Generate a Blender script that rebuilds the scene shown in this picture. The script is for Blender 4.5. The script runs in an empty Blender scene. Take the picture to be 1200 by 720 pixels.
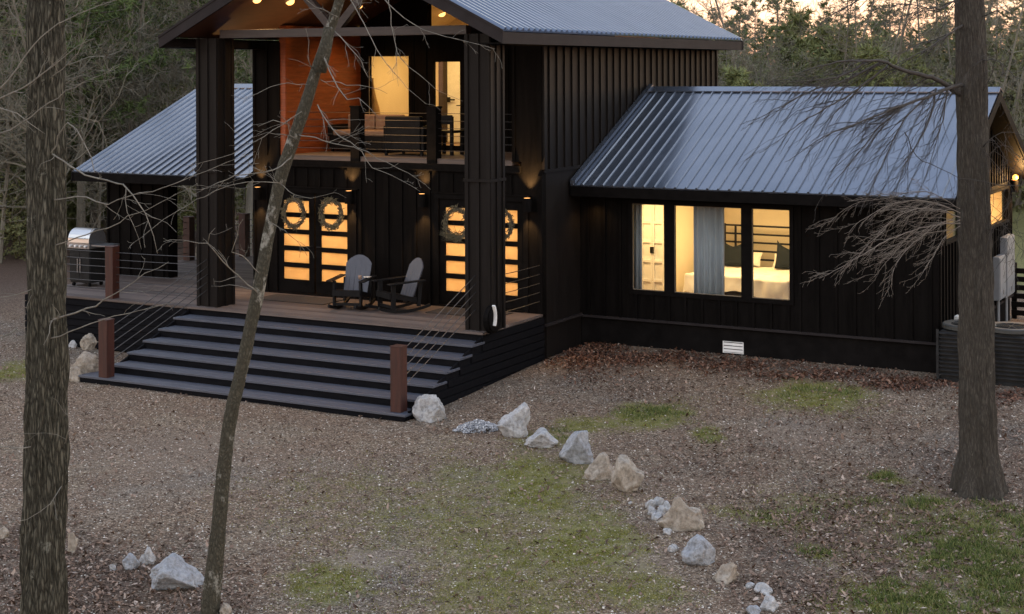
import bpy, math, random
import numpy as np
from mathutils import Vector, Matrix, noise

S = bpy.context.scene
COL = S.collection
R = math.radians
random.seed(7)
rng = np.random.default_rng(7)

# ------------------------------------------------------------------ camera
FPX, YAW, ROLL, YH = 1803.0, R(28.6056), 0.0042885, 82.65     # focal length in 1200-px photo pixels, horizon row
CAMZ = 4.6                                                     # z = 0 is the porch deck
CAM = Vector((0, 0, CAMZ))
FWD = Vector((-math.sin(YAW), math.cos(YAW), 0))
RGT = Vector((math.cos(YAW), math.sin(YAW), 0))
CR = RGT * math.cos(ROLL) - Vector((0, 0, 1)) * math.sin(ROLL)
CU = RGT * math.sin(ROLL) + Vector((0, 0, 1)) * math.cos(ROLL)
cam_d = bpy.data.cameras.new("camera")
cam = bpy.data.objects.new("camera", cam_d)
COL.objects.link(cam)
cam.matrix_world = Matrix(((CR.x, CU.x, -FWD.x, CAM.x), (CR.y, CU.y, -FWD.y, CAM.y),
                           (CR.z, CU.z, -FWD.z, CAM.z), (0, 0, 0, 1)))
cam_d.sensor_width = 36
cam_d.lens = FPX / 1200 * 36
cam_d.shift_x = 0
cam_d.shift_y = (YH - 360) / 1200
cam_d.clip_start = 0.1
cam_d.clip_end = 3000
S.camera = cam

# ------------------------------------------------------------------ sky, sun, exposure
SUN_EL, SUN_AZ = R(1.6), R(50.0)      # azimuth measured from +Y towards +X
W = bpy.data.worlds.new("World")
S.world = W
W.use_nodes = True
nt = W.node_tree
nt.nodes.clear()
wo = nt.nodes.new("ShaderNodeOutputWorld")
bg = nt.nodes.new("ShaderNodeBackground")
sky = nt.nodes.new("ShaderNodeTexSky")
sky.sky_type = 'NISHITA'
sky.sun_disc = False
sky.sun_elevation = SUN_EL
sky.sun_rotation = SUN_AZ
sky.air_density = 1.0
sky.dust_density = 0.2
sky.ozone_density = 2.0
bg.inputs[1].default_value = 0.05
nt.links.new(sky.outputs[0], bg.inputs[0])
# added background glow, rosy towards the horizon, lifts ambient light over the clear dusk sky
tcw = nt.nodes.new("ShaderNodeTexCoord"); sxyz = nt.nodes.new("ShaderNodeSeparateXYZ"); cr = nt.nodes.new("ShaderNodeValToRGB")
nt.links.new(tcw.outputs['Generated'], sxyz.inputs[0]); nt.links.new(sxyz.outputs['Z'], cr.inputs[0])
ce = cr.color_ramp.elements
ce[0].position = 0.0; ce[0].color = (1.25, 0.60, 0.47, 1)
ce[1].position = 0.9; ce[1].color = (0.42, 0.50, 0.68, 1)
k_ = ce.new(0.14); k_.color = (1.20, 1.03, 0.86, 1)
k_ = ce.new(0.42); k_.color = (0.94, 0.91, 0.89, 1)
bgc = nt.nodes.new("ShaderNodeBackground"); bgc.inputs[1].default_value = 0.195
nt.links.new(cr.outputs[0], bgc.inputs[0])
adds = nt.nodes.new("ShaderNodeAddShader")
nt.links.new(bg.outputs[0], adds.inputs[0]); nt.links.new(bgc.outputs[0], adds.inputs[1])
nt.links.new(adds.outputs[0], wo.inputs[0])
sd = bpy.data.lights.new("sun", 'SUN')
sun = bpy.data.objects.new("sun", sd)
COL.objects.link(sun)
sd.energy = 0.04
sd.angle = R(20)
sd.color = (1.0, 0.72, 0.55)
sv = Vector((math.sin(SUN_AZ) * math.cos(SUN_EL), math.cos(SUN_AZ) * math.cos(SUN_EL), math.sin(SUN_EL)))
sun.rotation_euler = sv.to_track_quat('Z', 'Y').to_euler()
S.view_settings.view_transform = 'Standard'
S.view_settings.look = 'None'
S.view_settings.gamma = 1
S.view_settings.exposure = 3.0
S.view_settings.use_curve_mapping = False
S.render.engine = 'CYCLES'
S.cycles.use_denoising = True
S.cycles.max_bounces = 8
S.cycles.transparent_max_bounces = 12
S.cycles.caustics_reflective = False
S.cycles.caustics_refractive = False
S.cycles.sample_clamp_indirect = 6

# ------------------------------------------------------------------ ground shape and photo helpers (design aids)
def sstep(a, b, x):
    t = np.clip((x - a) / (b - a), 0, 1)
    return t * t * (3 - 2 * t)

def hgt(x, y):
    x = np.asarray(x, float); y = np.asarray(y, float)
    z = -1.05 + 0.03 * np.sin(x * .9 + y * .5) * sstep(22, 18, y) + 0.02 * np.sin(x * 2.1 - y * 1.3) * sstep(22, 18, y)
    z = z + (0.28 * sstep(20.5, 27, y)) * sstep(-14.5, -12.8, x)
    z = z + 0.02 * (np.clip(y, 60, 400) - 60) * sstep(60, 90, y)
    return z

def ray(px, py):
    return FWD + CR * ((px - 600) / FPX) + CU * ((YH - py) / FPX)

def gp(px, py, dz=0.0):
    d = ray(px, py); z = -1.0
    for _ in range(12):
        p = CAM + d * ((z - CAMZ) / d.z)
        z = float(hgt(p.x, p.y)) + dz
    return p

def pd(px, py, depth):
    return CAM + ray(px, py) * depth

# ------------------------------------------------------------------ materials
def new_mat(name):
    m = bpy.data.materials.new(name); m.use_nodes = True
    n = m.node_tree; b = n.nodes["Principled BSDF"]
    return m, n, b

def N(n, typ, **kw):
    x = n.nodes.new(typ)
    for k, v in kw.items():
        if k in ('scale', 'detail', 'roughness', 'distortion'):
            x.inputs[k.capitalize()].default_value = v
        else:
            setattr(x, k, v)
    return x

def ramp(n, cols):
    r = n.nodes.new("ShaderNodeValToRGB")
    e = r.color_ramp.elements
    while len(e) > 1: e.remove(e[-1])
    e[0].position = cols[0][0]; e[0].color = (*cols[0][1], 1)
    for p, c in cols[1:]:
        k = e.new(p); k.color = (*c, 1)
    return r

def coords(n, scale=(1, 1, 1), src='Object'):
    tc = n.nodes.new("ShaderNodeTexCoord"); mp = n.nodes.new("ShaderNodeMapping")
    mp.inputs['Scale'].default_value = scale
    n.links.new(tc.outputs[src], mp.inputs[0])
    return mp

def mat(name, c1, c2=None, rough=.6, metal=0, scale=(6, 6, 6), bump=0.0, detail=6, lo=.3, hi=.7, spec=.5, rvar=0.0):
    m, n, b = new_mat(name)
    b.inputs['Roughness'].default_value = rough
    b.inputs['Metallic'].default_value = metal
    b.inputs['Specular IOR Level'].default_value = spec
    c2 = c2 or tuple(x * .75 for x in c1)
    mp = coords(n, scale)
    t = N(n, "ShaderNodeTexNoise", scale=1.0, detail=detail, roughness=.6)
    n.links.new(mp.outputs[0], t.inputs['Vector'])
    r = ramp(n, [(lo, c1), (hi, c2)])
    n.links.new(t.outputs['Fac'], r.inputs[0]); n.links.new(r.outputs[0], b.inputs['Base Color'])
    if rvar:
        mr = N(n, "ShaderNodeMapRange"); mr.inputs[3].default_value = rough - rvar; mr.inputs[4].default_value = rough + rvar
        n.links.new(t.outputs['Fac'], mr.inputs[0]); n.links.new(mr.outputs[0], b.inputs['Roughness'])
    if bump:
        bp = N(n, "ShaderNodeBump"); bp.inputs['Strength'].default_value = bump; bp.inputs['Distance'].default_value = .02
        n.links.new(t.outputs['Fac'], bp.inputs['Height']); n.links.new(bp.outputs[0], b.inputs['Normal'])
    return m

def emit_mat(name, col, strength):
    m, n, b = new_mat(name)
    b.inputs['Base Color'].default_value = (*col, 1)
    b.inputs['Emission Color'].default_value = (*col, 1)
    b.inputs['Emission Strength'].default_value = strength
    return m

def island_mat(name, cols, rough=.8, bump=0.0, spec=.3):
    m, n, b = new_mat(name)
    g = n.nodes.new("ShaderNodeNewGeometry")
    r = ramp(n, cols); r.color_ramp.interpolation = 'LINEAR'
    n.links.new(g.outputs['Random Per Island'], r.inputs[0])
    n.links.new(r.outputs[0], b.inputs['Base Color'])
    b.inputs['Roughness'].default_value = rough
    b.inputs['Specular IOR Level'].default_value = spec
    return m

def bark_mat(name, dark, light, lichen, hs=30, vs=4, cells=.6, spots=.62):
    m, n, b = new_mat(name)
    mp = coords(n, (hs, hs, vs))
    v = N(n, "ShaderNodeTexVoronoi", scale=1.0); v.feature = 'DISTANCE_TO_EDGE'
    nz = N(n, "ShaderNodeTexNoise", scale=.9, detail=5, roughness=.7)
    n.links.new(mp.outputs[0], nz.inputs['Vector'])
    mpl = coords(n, (7, 7, 2.0)); nl = N(n, "ShaderNodeTexNoise", scale=1.0, detail=3, roughness=.6)
    n.links.new(mpl.outputs[0], nl.inputs['Vector'])
    mx0 = N(n, "ShaderNodeMixRGB", blend_type='ADD'); mx0.inputs[0].default_value = 1.0
    sc_ = N(n, "ShaderNodeVectorMath", operation='SCALE'); sc_.inputs['Scale'].default_value = 3.5
    n.links.new(nl.outputs['Color'], sc_.inputs[0])
    n.links.new(mp.outputs[0], mx0.inputs[1]); n.links.new(sc_.outputs[0], mx0.inputs[2])
    mx = N(n, "ShaderNodeMixRGB", blend_type='ADD'); mx.inputs[0].default_value = 1.0
    n.links.new(mx0.outputs[0], mx.inputs[1]); n.links.new(nz.outputs['Color'], mx.inputs[2])
    n.links.new(mx.outputs[0], v.inputs['Vector'])
    mp3 = coords(n, (hs * 2.2, hs * 2.2, vs * 2.6))
    n3 = N(n, "ShaderNodeTexNoise", scale=1.0, detail=6, roughness=.75)
    n.links.new(mp3.outputs[0], n3.inputs['Vector'])
    v2 = N(n, "ShaderNodeMapRange"); v2.inputs[2].default_value = .32
    n.links.new(v.outputs['Distance'], v2.inputs[0])
    h = N(n, "ShaderNodeMixRGB"); h.inputs[0].default_value = 1 - cells
    n.links.new(v2.outputs[0], h.inputs[1]); n.links.new(n3.outputs['Fac'], h.inputs[2])
    r = ramp(n, [(.18, dark), (.52, tuple((x + y) / 2.4 for x, y in zip(dark, light))), (.85, light)])
    n.links.new(h.outputs[0], r.inputs[0])
    mp2 = coords(n, (3, 3, 2.2))
    n2 = N(n, "ShaderNodeTexNoise", scale=1.6, detail=7, roughness=.7)
    n.links.new(mp2.outputs[0], n2.inputs['Vector'])
    r2 = ramp(n, [(spots, (0, 0, 0)), (spots + .07, (.8, .8, .8))])
    n.links.new(n2.outputs['Fac'], r2.inputs[0])
    m2 = N(n, "ShaderNodeMixRGB"); m2.inputs[2].default_value = (*lichen, 1)
    n.links.new(r2.outputs[0], m2.inputs[0]); n.links.new(r.outputs[0], m2.inputs[1])
    n.links.new(m2.outputs[0], b.inputs['Base Color'])
    b.inputs['Roughness'].default_value = .95
    b.inputs['Specular IOR Level'].default_value = .1
    bp = N(n, "ShaderNodeBump"); bp.inputs['Strength'].default_value = 1.0; bp.inputs['Distance'].default_value = .03
    n.links.new(h.outputs[0], bp.inputs['Height']); n.links.new(bp.outputs[0], b.inputs['Normal'])
    return m

def glass_mat():
    m, n, b = new_mat("window_glass")
    n.nodes.remove(b)
    out = [x for x in n.nodes if x.type == 'OUTPUT_MATERIAL'][0]
    tr = N(n, "ShaderNodeBsdfTransparent"); gl = N(n, "ShaderNodeBsdfGlossy"); lw = N(n, "ShaderNodeLayerWeight"); fr = N(n, "ShaderNodeMath", operation='POWER'); f2 = N(n, "ShaderNodeMath", operation='MULTIPLY_ADD'); mx = N(n, "ShaderNodeMixShader")
    tr.inputs[0].default_value = (.95, .96, .95, 1); gl.inputs['Roughness'].default_value = .02; lw.inputs[0].default_value = .5; fr.inputs[1].default_value = 5.0; f2.inputs[1].default_value = .5; f2.inputs[2].default_value = .022
    n.links.new(lw.outputs['Facing'], fr.inputs[0]); n.links.new(fr.outputs[0], f2.inputs[0]); n.links.new(f2.outputs[0], mx.inputs[0]); n.links.new(tr.outputs[0], mx.inputs[1]); n.links.new(gl.outputs[0], mx.inputs[2])
    n.links.new(mx.outputs[0], out.inputs[0])
    return m

def frost_mat():
    m, n, b = new_mat("frosted_glass")
    n.nodes.remove(b)
    out = [x for x in n.nodes if x.type == 'OUTPUT_MATERIAL'][0]
    tr = N(n, "ShaderNodeBsdfTranslucent"); gl = N(n, "ShaderNodeBsdfGlossy"); mx = N(n, "ShaderNodeMixShader")
    mp = coords(n, (5, 5, 5)); t = N(n, "ShaderNodeTexNoise", scale=1.0, detail=3)
    r = ramp(n, [(.3, (.80, .78, .74)), (.75, (.92, .9, .86))])
    n.links.new(mp.outputs[0], t.inputs['Vector']); n.links.new(t.outputs['Fac'], r.inputs[0]); n.links.new(r.outputs[0], tr.inputs[0])
    gl.inputs['Roughness'].default_value = .12; gl.inputs[0].default_value = (.6, .6, .6, 1)
    mx.inputs[0].default_value = .05
    n.links.new(tr.outputs[0], mx.inputs[1]); n.links.new(gl.outputs[0], mx.inputs[2]); n.links.new(mx.outputs[0], out.inputs[0])
    return m

M = {}
M['black'] = mat('black_stained_boards', (.0035, .003, .003), (.0075, .0066, .0063), rough=.65, scale=(9, 9, 1.2), bump=.35, rvar=.1, spec=.03)
M['black_lit'] = mat('black_boards_glow_lit', (.009, .0075, .007), (.014, .012, .0115), rough=.5, scale=(9, 9, 1.2), bump=.15, rvar=.08, spec=.085)  # black boards of side wall and columns, lightened for the glow they catch
M['trim'] = mat('black_trim_paint', (.004, .0037, .0037), (.008, .007, .007), rough=.6, scale=(8, 8, 8), bump=.1, spec=.03)
M['fascia'] = mat('dark_bronze_fascia', (.022, .019, .02), (.032, .028, .029), rough=.6, scale=(3, 3, 3), bump=.05, spec=.05)
M['roof'] = mat('grey_metal_roofing', (.125, .15, .195), (.185, .21, .26), rough=.22, metal=.7, scale=(1.1, 1.1, 1.1), bump=.02, rvar=.08, lo=.25, hi=.8)
M['woodwall'] = None
M['deck'] = mat('weathered_deck_boards', (.15, .118, .108), (.085, .066, .062), rough=.6, scale=(2.2, 26, 26), bump=.2)
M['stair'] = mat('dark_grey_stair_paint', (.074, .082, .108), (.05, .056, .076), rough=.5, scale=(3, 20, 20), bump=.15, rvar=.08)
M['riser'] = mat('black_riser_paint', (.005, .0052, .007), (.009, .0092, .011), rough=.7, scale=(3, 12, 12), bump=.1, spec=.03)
M['post'] = mat('red_brown_post_stain', (.055, .013, .0075), (.027, .007, .0045), rough=.6, scale=(16, 16, 2), bump=.3)
M['beam'] = mat('brown_black_beam', (.05, .036, .032), (.03, .022, .02), rough=.65, scale=(2, 18, 18), bump=.2)
M['cable'] = mat('steel_cable', (.10, .095, .095), (.06, .056, .056), rough=.4, metal=.8, scale=(30, 30, 30))
M['glass'] = glass_mat()
M['frost'] = frost_mat()
M['plaster'] = mat('cream_plaster', (.78, .69, .53), (.72, .63, .48), rough=.85, scale=(1.5, 1.5, 1.5), bump=.05)
M['floorin'] = mat('oak_floor', (.32, .2, .11), (.22, .13, .07), rough=.4, scale=(2, 20, 20), bump=.1)
M['lamp'] = emit_mat('warm_lamp_glow', (1, .46, .14), .5)
M['bulb'] = emit_mat('warm_downlight_glow', (1, .42, .11), .55)
M['slat'] = mat('chair_slats_sky_tinted', (.052, .060, .086), (.04, .046, .068), rough=.45, scale=(8, 8, 8), bump=.05)  # blue grey tint stands in for sky reflected on the black back slats
M['chair'] = mat('black_chair_plastic', (.006, .006, .007), (.011, .011, .012), rough=.5, scale=(8, 8, 8), bump=.05, spec=.12)
M['mat'] = mat('dark_brown_coir', (.045, .034, .028), (.02, .016, .014), rough=.95, scale=(40, 40, 40), bump=.6)
M['steel'] = mat('brushed_stainless', (.55, .56, .58), (.42, .43, .45), rough=.28, metal=.9, scale=(2, 30, 30), bump=.02)
M['greybox'] = mat('grey_enamel_box', (.19, .205, .225), (.15, .162, .18), rough=.5, scale=(4, 4, 4), bump=.05)
M['white'] = mat('white_enamel', (.78, .78, .77), (.68, .68, .67), rough=.45, scale=(8, 8, 8), bump=.05)
M['duvet'] = mat('white_cotton', (.80, .78, .73), (.70, .68, .63), rough=.9, scale=(5, 5, 5), bump=.5)
M['curtain'] = mat('blue_grey_linen', (.42, .47, .53), (.32, .37, .43), rough=.9, scale=(30, 30, 2), bump=.2)
M['charcoal'] = mat('charcoal_fabric', (.03, .033, .036), (.018, .02, .022), rough=.9, scale=(20, 20, 20), bump=.2)
M['cushion'] = mat('tan_cushion_fabric', (.30, .20, .15), (.23, .15, .11), rough=.9, scale=(12, 12, 12), bump=.2)
M['bronze'] = mat('bronze_ceramic', (.45, .27, .10), (.24, .14, .05), rough=.5, scale=(9, 9, 9), bump=.2)
M['soil'] = mat('foundation_block', (.006, .0055, .0055), (.011, .01, .01), rough=.9, scale=(4, 4, 4), bump=.3, spec=.02)
M['bead'] = mat('grey_glazing_bead', (.20, .17, .13), (.15, .13, .10), rough=.6)
M['pillow'] = mat('slate_velvet', (.012, .016, .02), (.02, .025, .03), rough=.95, scale=(20, 20, 20), bump=.2, spec=.05)
M['acblk'] = mat('dark_grille_metal', (.012, .0125, .013), (.02, .0205, .0215), rough=.5, metal=0, scale=(8, 8, 8), spec=.15)
M['bark_left'] = bark_mat('ridged_grey_bark', (.009, .0085, .0065), (.175, .165, .13), (.27, .27, .23), 36, 5.5, .42, .62)
M['bark_mid'] = bark_mat('mottled_bark', (.035, .032, .024), (.15, .14, .108), (.36, .35, .31), 26, 16, .25, .56)
M['bark_right'] = bark_mat('brown_oak_bark', (.022, .02, .017), (.135, .122, .106), (.20, .19, .165), 34, 5, .22, .65)
M['twig'] = mat('pale_twig_bark', (.21, .195, .165), (.10, .092, .078), rough=.9, scale=(12, 12, 12))
M['twigdark'] = mat('dark_twig_bark', (.05, .044, .04), (.03, .026, .024), rough=.9, scale=(12, 12, 12))
M['twig2'] = mat('grey_twig_bark', (.20, .175, .15), (.12, .10, .085), rough=.9, scale=(12, 12, 12))
M['farbark'] = mat('grey_woodland_bark', (.20, .185, .15), (.10, .09, .072), rough=.95, scale=(3, 3, 1))
M['fartwig'] = mat('brown_woodland_twigs', (.195, .18, .138), (.10, .092, .07), rough=.95, scale=(.6, .6, .6))
M['needle'] = mat('pine_needles', (.135, .185, .065), (.058, .085, .034), rough=.8, scale=(.7, .7, .7), spec=.2)
M['needle2'] = mat('young_pine_needles', (.20, .22, .09), (.12, .14, .06), rough=.8, scale=(1.2, 1.2, 1.2), spec=.2)
M['leaf'] = mat('olive_understory_leaves', (.16, .165, .075), (.08, .09, .04), rough=.8, scale=(.8, .8, .8), spec=.2)
M['pebble'] = island_mat('mixed_pebbles', [(0, (.06, .043, .033)), (.35, (.17, .13, .098)), (.62, (.26, .205, .158)), (.80, (.31, .265, .212)), (.90, (.46, .40, .335)), (1, (.74, .67, .58))])
M['whitepebble'] = island_mat('white_gravel', [(0, (.14, .14, .15)), (.5, (.33, .33, .345)), (1, (.62, .61, .60))])
M['dryleaf'] = island_mat('dry_oak_leaves', [(0, (.055, .034, .024)), (.4, (.13, .082, .058)), (.75, (.22, .145, .105)), (.93, (.33, .24, .185)), (1, (.46, .37, .31))])
M['rustleaf'] = island_mat('rust_fallen_leaves', [(0, (.05, .022, .014)), (.5, (.12, .052, .031)), (.9, (.21, .115, .075)), (1, (.29, .19, .14))])
M['greengrass'] = island_mat('green_tuft_grass', [(0, (.035, .055, .013)), (.45, (.085, .12, .028)), (.8, (.15, .17, .048)), (1, (.27, .24, .10))])
M['grass'] = island_mat('short_grass', [(0, (.08, .095, .014)), (.4, (.155, .165, .028)), (.75, (.24, .22, .055)), (1, (.32, .27, .10))])

def board_mat(name, cols, rough=.6):
    m = island_mat(name, cols, rough); n = m.node_tree; b = n.nodes["Principled BSDF"]
    mp = coords(n, (2.2, 30, 30)); t = N(n, "ShaderNodeTexNoise", scale=1.0, detail=6, roughness=.65); n.links.new(mp.outputs[0], t.inputs['Vector'])
    r = ramp(n, [(.3, (.7, .7, .7)), (.7, (1.15, 1.12, 1.1))]); n.links.new(t.outputs['Fac'], r.inputs[0])
    mm = N(n, "ShaderNodeMixRGB", blend_type='MULTIPLY'); mm.inputs[0].default_value = 1
    src = b.inputs['Base Color'].links[0].from_socket
    n.links.new(src, mm.inputs[1]); n.links.new(r.outputs[0], mm.inputs[2]); n.links.new(mm.outputs[0], b.inputs['Base Color'])
    bp = N(n, "ShaderNodeBump"); bp.inputs['Strength'].default_value = .25; bp.inputs['Distance'].default_value = .02
    n.links.new(t.outputs['Fac'], bp.inputs['Height']); n.links.new(bp.outputs[0], b.inputs['Normal'])
    return m
M['deck'] = board_mat('weathered_deck_boards', [(0, (.085, .066, .06)), (.5, (.125, .10, .092)), (1, (.185, .15, .135))])
def woodwall_mat(name, c1, c2):
    m, n, b = new_mat(name)
    mp = coords(n, (1, 1, 1))
    w = N(n, "ShaderNodeTexNoise", scale=1.0, detail=8, roughness=.6)
    mp.inputs['Scale'].default_value = (2.5, 2.5, 22)
    n.links.new(mp.outputs[0], w.inputs['Vector'])
    r = ramp(n, [(.3, c1), (.7, c2)])
    n.links.new(w.outputs['Fac'], r.inputs[0]); n.links.new(r.outputs[0], b.inputs['Base Color'])
    b.inputs['Roughness'].default_value = .5
    return m
M['woodwall'] = woodwall_mat('cedar_shiplap', (.29, .070, .019), (.15, .034, .009))
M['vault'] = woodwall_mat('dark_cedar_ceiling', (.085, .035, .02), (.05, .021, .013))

def rock_mat(name, c1, c2, stain):
    m, n, b = new_mat(name)
    mp = coords(n, (1, 1, 1), 'Object')
    a = N(n, "ShaderNodeTexNoise", scale=6.0, detail=9, roughness=.7)
    c = N(n, "ShaderNodeTexNoise", scale=22.0, detail=6, roughness=.7)
    n.links.new(mp.outputs[0], a.inputs['Vector']); n.links.new(mp.outputs[0], c.inputs['Vector'])
    r = ramp(n, [(.30, stain), (.45, c2), (.68, c1)])
    n.links.new(a.outputs['Fac'], r.inputs[0])
    r2 = ramp(n, [(.34, (.62, .61, .58)), (.55, (1, 1, 1))])
    n.links.new(c.outputs['Fac'], r2.inputs[0])
    mm = N(n, "ShaderNodeMixRGB", blend_type='MULTIPLY'); mm.inputs[0].default_value = 1
    n.links.new(r.outputs[0], mm.inputs[1]); n.links.new(r2.outputs[0], mm.inputs[2]); n.links.new(mm.outputs[0], b.inputs['Base Color'])
    b.inputs['Roughness'].default_value = .85
    bp = N(n, "ShaderNodeBump"); bp.inputs['Strength'].default_value = .8; bp.inputs['Distance'].default_value = .03
    n.links.new(c.outputs['Fac'], bp.inputs['Height']); n.links.new(bp.outputs[0], b.inputs['Normal'])
    return m
M['rockw'] = rock_mat('white_limestone', (.52, .52, .525), (.36, .365, .38), (.15, .155, .165))
M['rockg'] = rock_mat('grey_limestone', (.38, .40, .435), (.27, .285, .315), (.12, .128, .145))
M['rockt'] = rock_mat('tan_sandstone', (.43, .385, .33), (.30, .26, .215), (.15, .125, .10))

# ------------------------------------------------------------------ mesh builder
ORG = {}
class MB:
    def __init__(s): s.v = []; s.f = []
    def add(s, vs, fs):
        o = len(s.v); s.v += [tuple(p) for p in vs]; s.f += [tuple(i + o for i in f) for f in fs]; return s
    def box(s, x0, x1, y0, y1, z0, z1):
        if x0 > x1: x0, x1 = x1, x0
        if y0 > y1: y0, y1 = y1, y0
        if z0 > z1: z0, z1 = z1, z0
        return s.add([(x0, y0, z0), (x1, y0, z0), (x1, y1, z0), (x0, y1, z0), (x0, y0, z1), (x1, y0, z1), (x1, y1, z1), (x0, y1, z1)],
                     [(0, 3, 2, 1), (4, 5, 6, 7), (0, 1, 5, 4), (1, 2, 6, 5), (2, 3, 7, 6), (3, 0, 4, 7)])
    def bar(s, a, b, w, h, up=(0, 0, 1)):
        a = Vector(a); b = Vector(b); d = (b - a).normalized(); u = Vector(up)
        r = d.cross(u)
        if r.length < 1e-4: r = d.cross(Vector((0, 1, 0)))
        r.normalize(); u = r.cross(d).normalized()
        vs = []
        for p in (a, b):
            for q, t in ((-1, -1), (1, -1), (1, 1), (-1, 1)): vs.append(p + r * q * w / 2 + u * t * h / 2)
        return s.add(vs, [(0, 1, 2, 3), (7, 6, 5, 4), (0, 4, 5, 1), (1, 5, 6, 2), (2, 6, 7, 3), (3, 7, 4, 0)])
    def tube(s, pts, rad, n=6, cap=True):
        pts = [Vector(p) for p in pts]
        if not hasattr(rad, '__len__'): rad = [rad] * len(pts)
        o = len(s.v); ref = None
        for i, p in enumerate(pts):
            d = (pts[min(i + 1, len(pts) - 1)] - pts[max(i - 1, 0)])
            d = d.normalized() if d.length > 1e-9 else Vector((0, 0, 1))
            if ref is None:
                ref = d.cross(Vector((0, 0, 1)) if abs(d.z) < .9 else Vector((0, 1, 0))).normalized()
            ref = (ref - d * ref.dot(d)).normalized(); q = d.cross(ref)
            for k in range(n):
                a = 2 * math.pi * k / n
                s.v.append(tuple(p + (ref * math.cos(a) + q * math.sin(a)) * rad[i]))
        for i in range(len(pts) - 1):
            for k in range(n):
                a = o + i * n + k; b = o + i * n + (k + 1) % n
                s.f.append((a, b, b + n, a + n))
        if cap:
            s.f.append(tuple(o + k for k in reversed(range(n)))); e = o + (len(pts) - 1) * n
            s.f.append(tuple(e + k for k in range(n)))
        return s
    def prism_y(s, poly, y0, y1):       # poly in x,z
        n = len(poly)
        vs = [(x, y0, z) for x, z in poly] + [(x, y1, z) for x, z in poly]
        return s.add(vs, [tuple(range(n)), tuple(reversed(range(n, 2 * n)))] + [(i, i + n, (i + 1) % n + n, (i + 1) % n) for i in range(n)])
    def prism_x(s, poly, x0, x1):       # poly in y,z
        n = len(poly)
        vs = [(x0, y, z) for y, z in poly] + [(x1, y, z) for y, z in poly]
        return s.add(vs, [tuple(range(n)), tuple(reversed(range(n, 2 * n)))] + [(i, i + n, (i + 1) % n + n, (i + 1) % n) for i in range(n)])
    def lathe(s, c, prof, n=20):
        o = len(s.v); c = Vector(c)
        for r, z in prof:
            for k in range(n):
                a = 2 * math.pi * k / n; s.v.append((c.x + r * math.cos(a), c.y + r * math.sin(a), c.z + z))
        for i in range(len(prof) - 1):
            for k in range(n):
                a = o + i * n + k; b = o + i * n + (k + 1) % n; s.f.append((a, b, b + n, a + n))
        s.f.append(tuple(o + k for k in reversed(range(n)))); e = o + (len(prof) - 1) * n
        s.f.append(tuple(e + k for k in range(n)))
        return s
    def build(s, name, m, parent=None, smooth=False, bevel=0.0, org=None):
        if parent is not None: org = ORG[parent]
        elif org is None:
            a = np.array(s.v); org = Vector((a[:, 0].mean(), a[:, 1].mean(), a[:, 2].min()))
        me = bpy.data.meshes.new(name)
        me.from_pydata([(x - org[0], y - org[1], z - org[2]) for x, y, z in s.v], [], s.f)
        me.materials.append(m)
        if smooth:
            me.polygons.foreach_set('use_smooth', [True] * len(me.polygons))
        o = bpy.data.objects.new(name, me); COL.objects.link(o)
        if parent is not None: o.parent = parent
        else: o.location = org
        ORG[o] = Vector(org)
        if bevel:
            b = o.modifiers.new('bevel', 'BEVEL'); b.width = bevel; b.segments = 2; b.limit_method = 'ANGLE'; b.angle_limit = R(40)
        return o

def thing(name, label, cat, loc, group=None):
    o = bpy.data.objects.new(name, None); COL.objects.link(o)
    o.location = loc; o.empty_display_size = .2
    o['label'] = label; o['category'] = cat
    if group: o['group'] = group
    ORG[o] = Vector(loc)
    return o

def tag(o, label, cat, group=None, kind=None):
    if label: o['label'] = label
    if cat: o['category'] = cat
    if group: o['group'] = group
    if kind: o['kind'] = kind
    return o

def dup(root, loc=None, rz=None, label=None, group=None, scale=None):
    r = root.copy(); COL.objects.link(r); ORG[r] = ORG[root]
    if loc is not None: r.location = loc
    if rz is not None: r.rotation_euler = (0, 0, rz)
    if scale is not None: r.scale = (scale,) * 3
    if label: r['label'] = label
    if group: r['group'] = group
    for ch in list(root.children):
        c = ch.copy(); COL.objects.link(c); c.parent = r
        for g in list(ch.children):
            d = g.copy(); COL.objects.link(d); d.parent = c
    return r

def light(name, typ, loc, energy, col, target=None, **kw):
    d = bpy.data.lights.new(name, typ); d.energy = energy; d.color = col
    for k, v in kw.items(): setattr(d, k, v)
    o = bpy.data.objects.new(name, d); COL.objects.link(o); o.location = loc
    if target is not None:
        o.rotation_euler = (Vector(target) - Vector(loc)).to_track_quat('-Z', 'Y').to_euler()
    return o

def np_mesh(name, verts, faces, m):
    me = bpy.data.meshes.new(name)
    nv, nf, k = len(verts), len(faces), faces.shape[1]
    me.vertices.add(nv); me.vertices.foreach_set('co', verts.astype(np.float32).ravel())
    me.loops.add(nf * k); me.loops.foreach_set('vertex_index', faces.astype(np.int32).ravel())
    me.polygons.add(nf); me.polygons.foreach_set('loop_start', np.arange(0, nf * k, k, dtype=np.int32))
    me.update(calc_edges=True)
    me.materials.append(m)
    o = bpy.data.objects.new(name, me); COL.objects.link(o)
    return o

WARM = (1.0, .56, .20)
WARM2 = (1.0, .65, .27)

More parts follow.
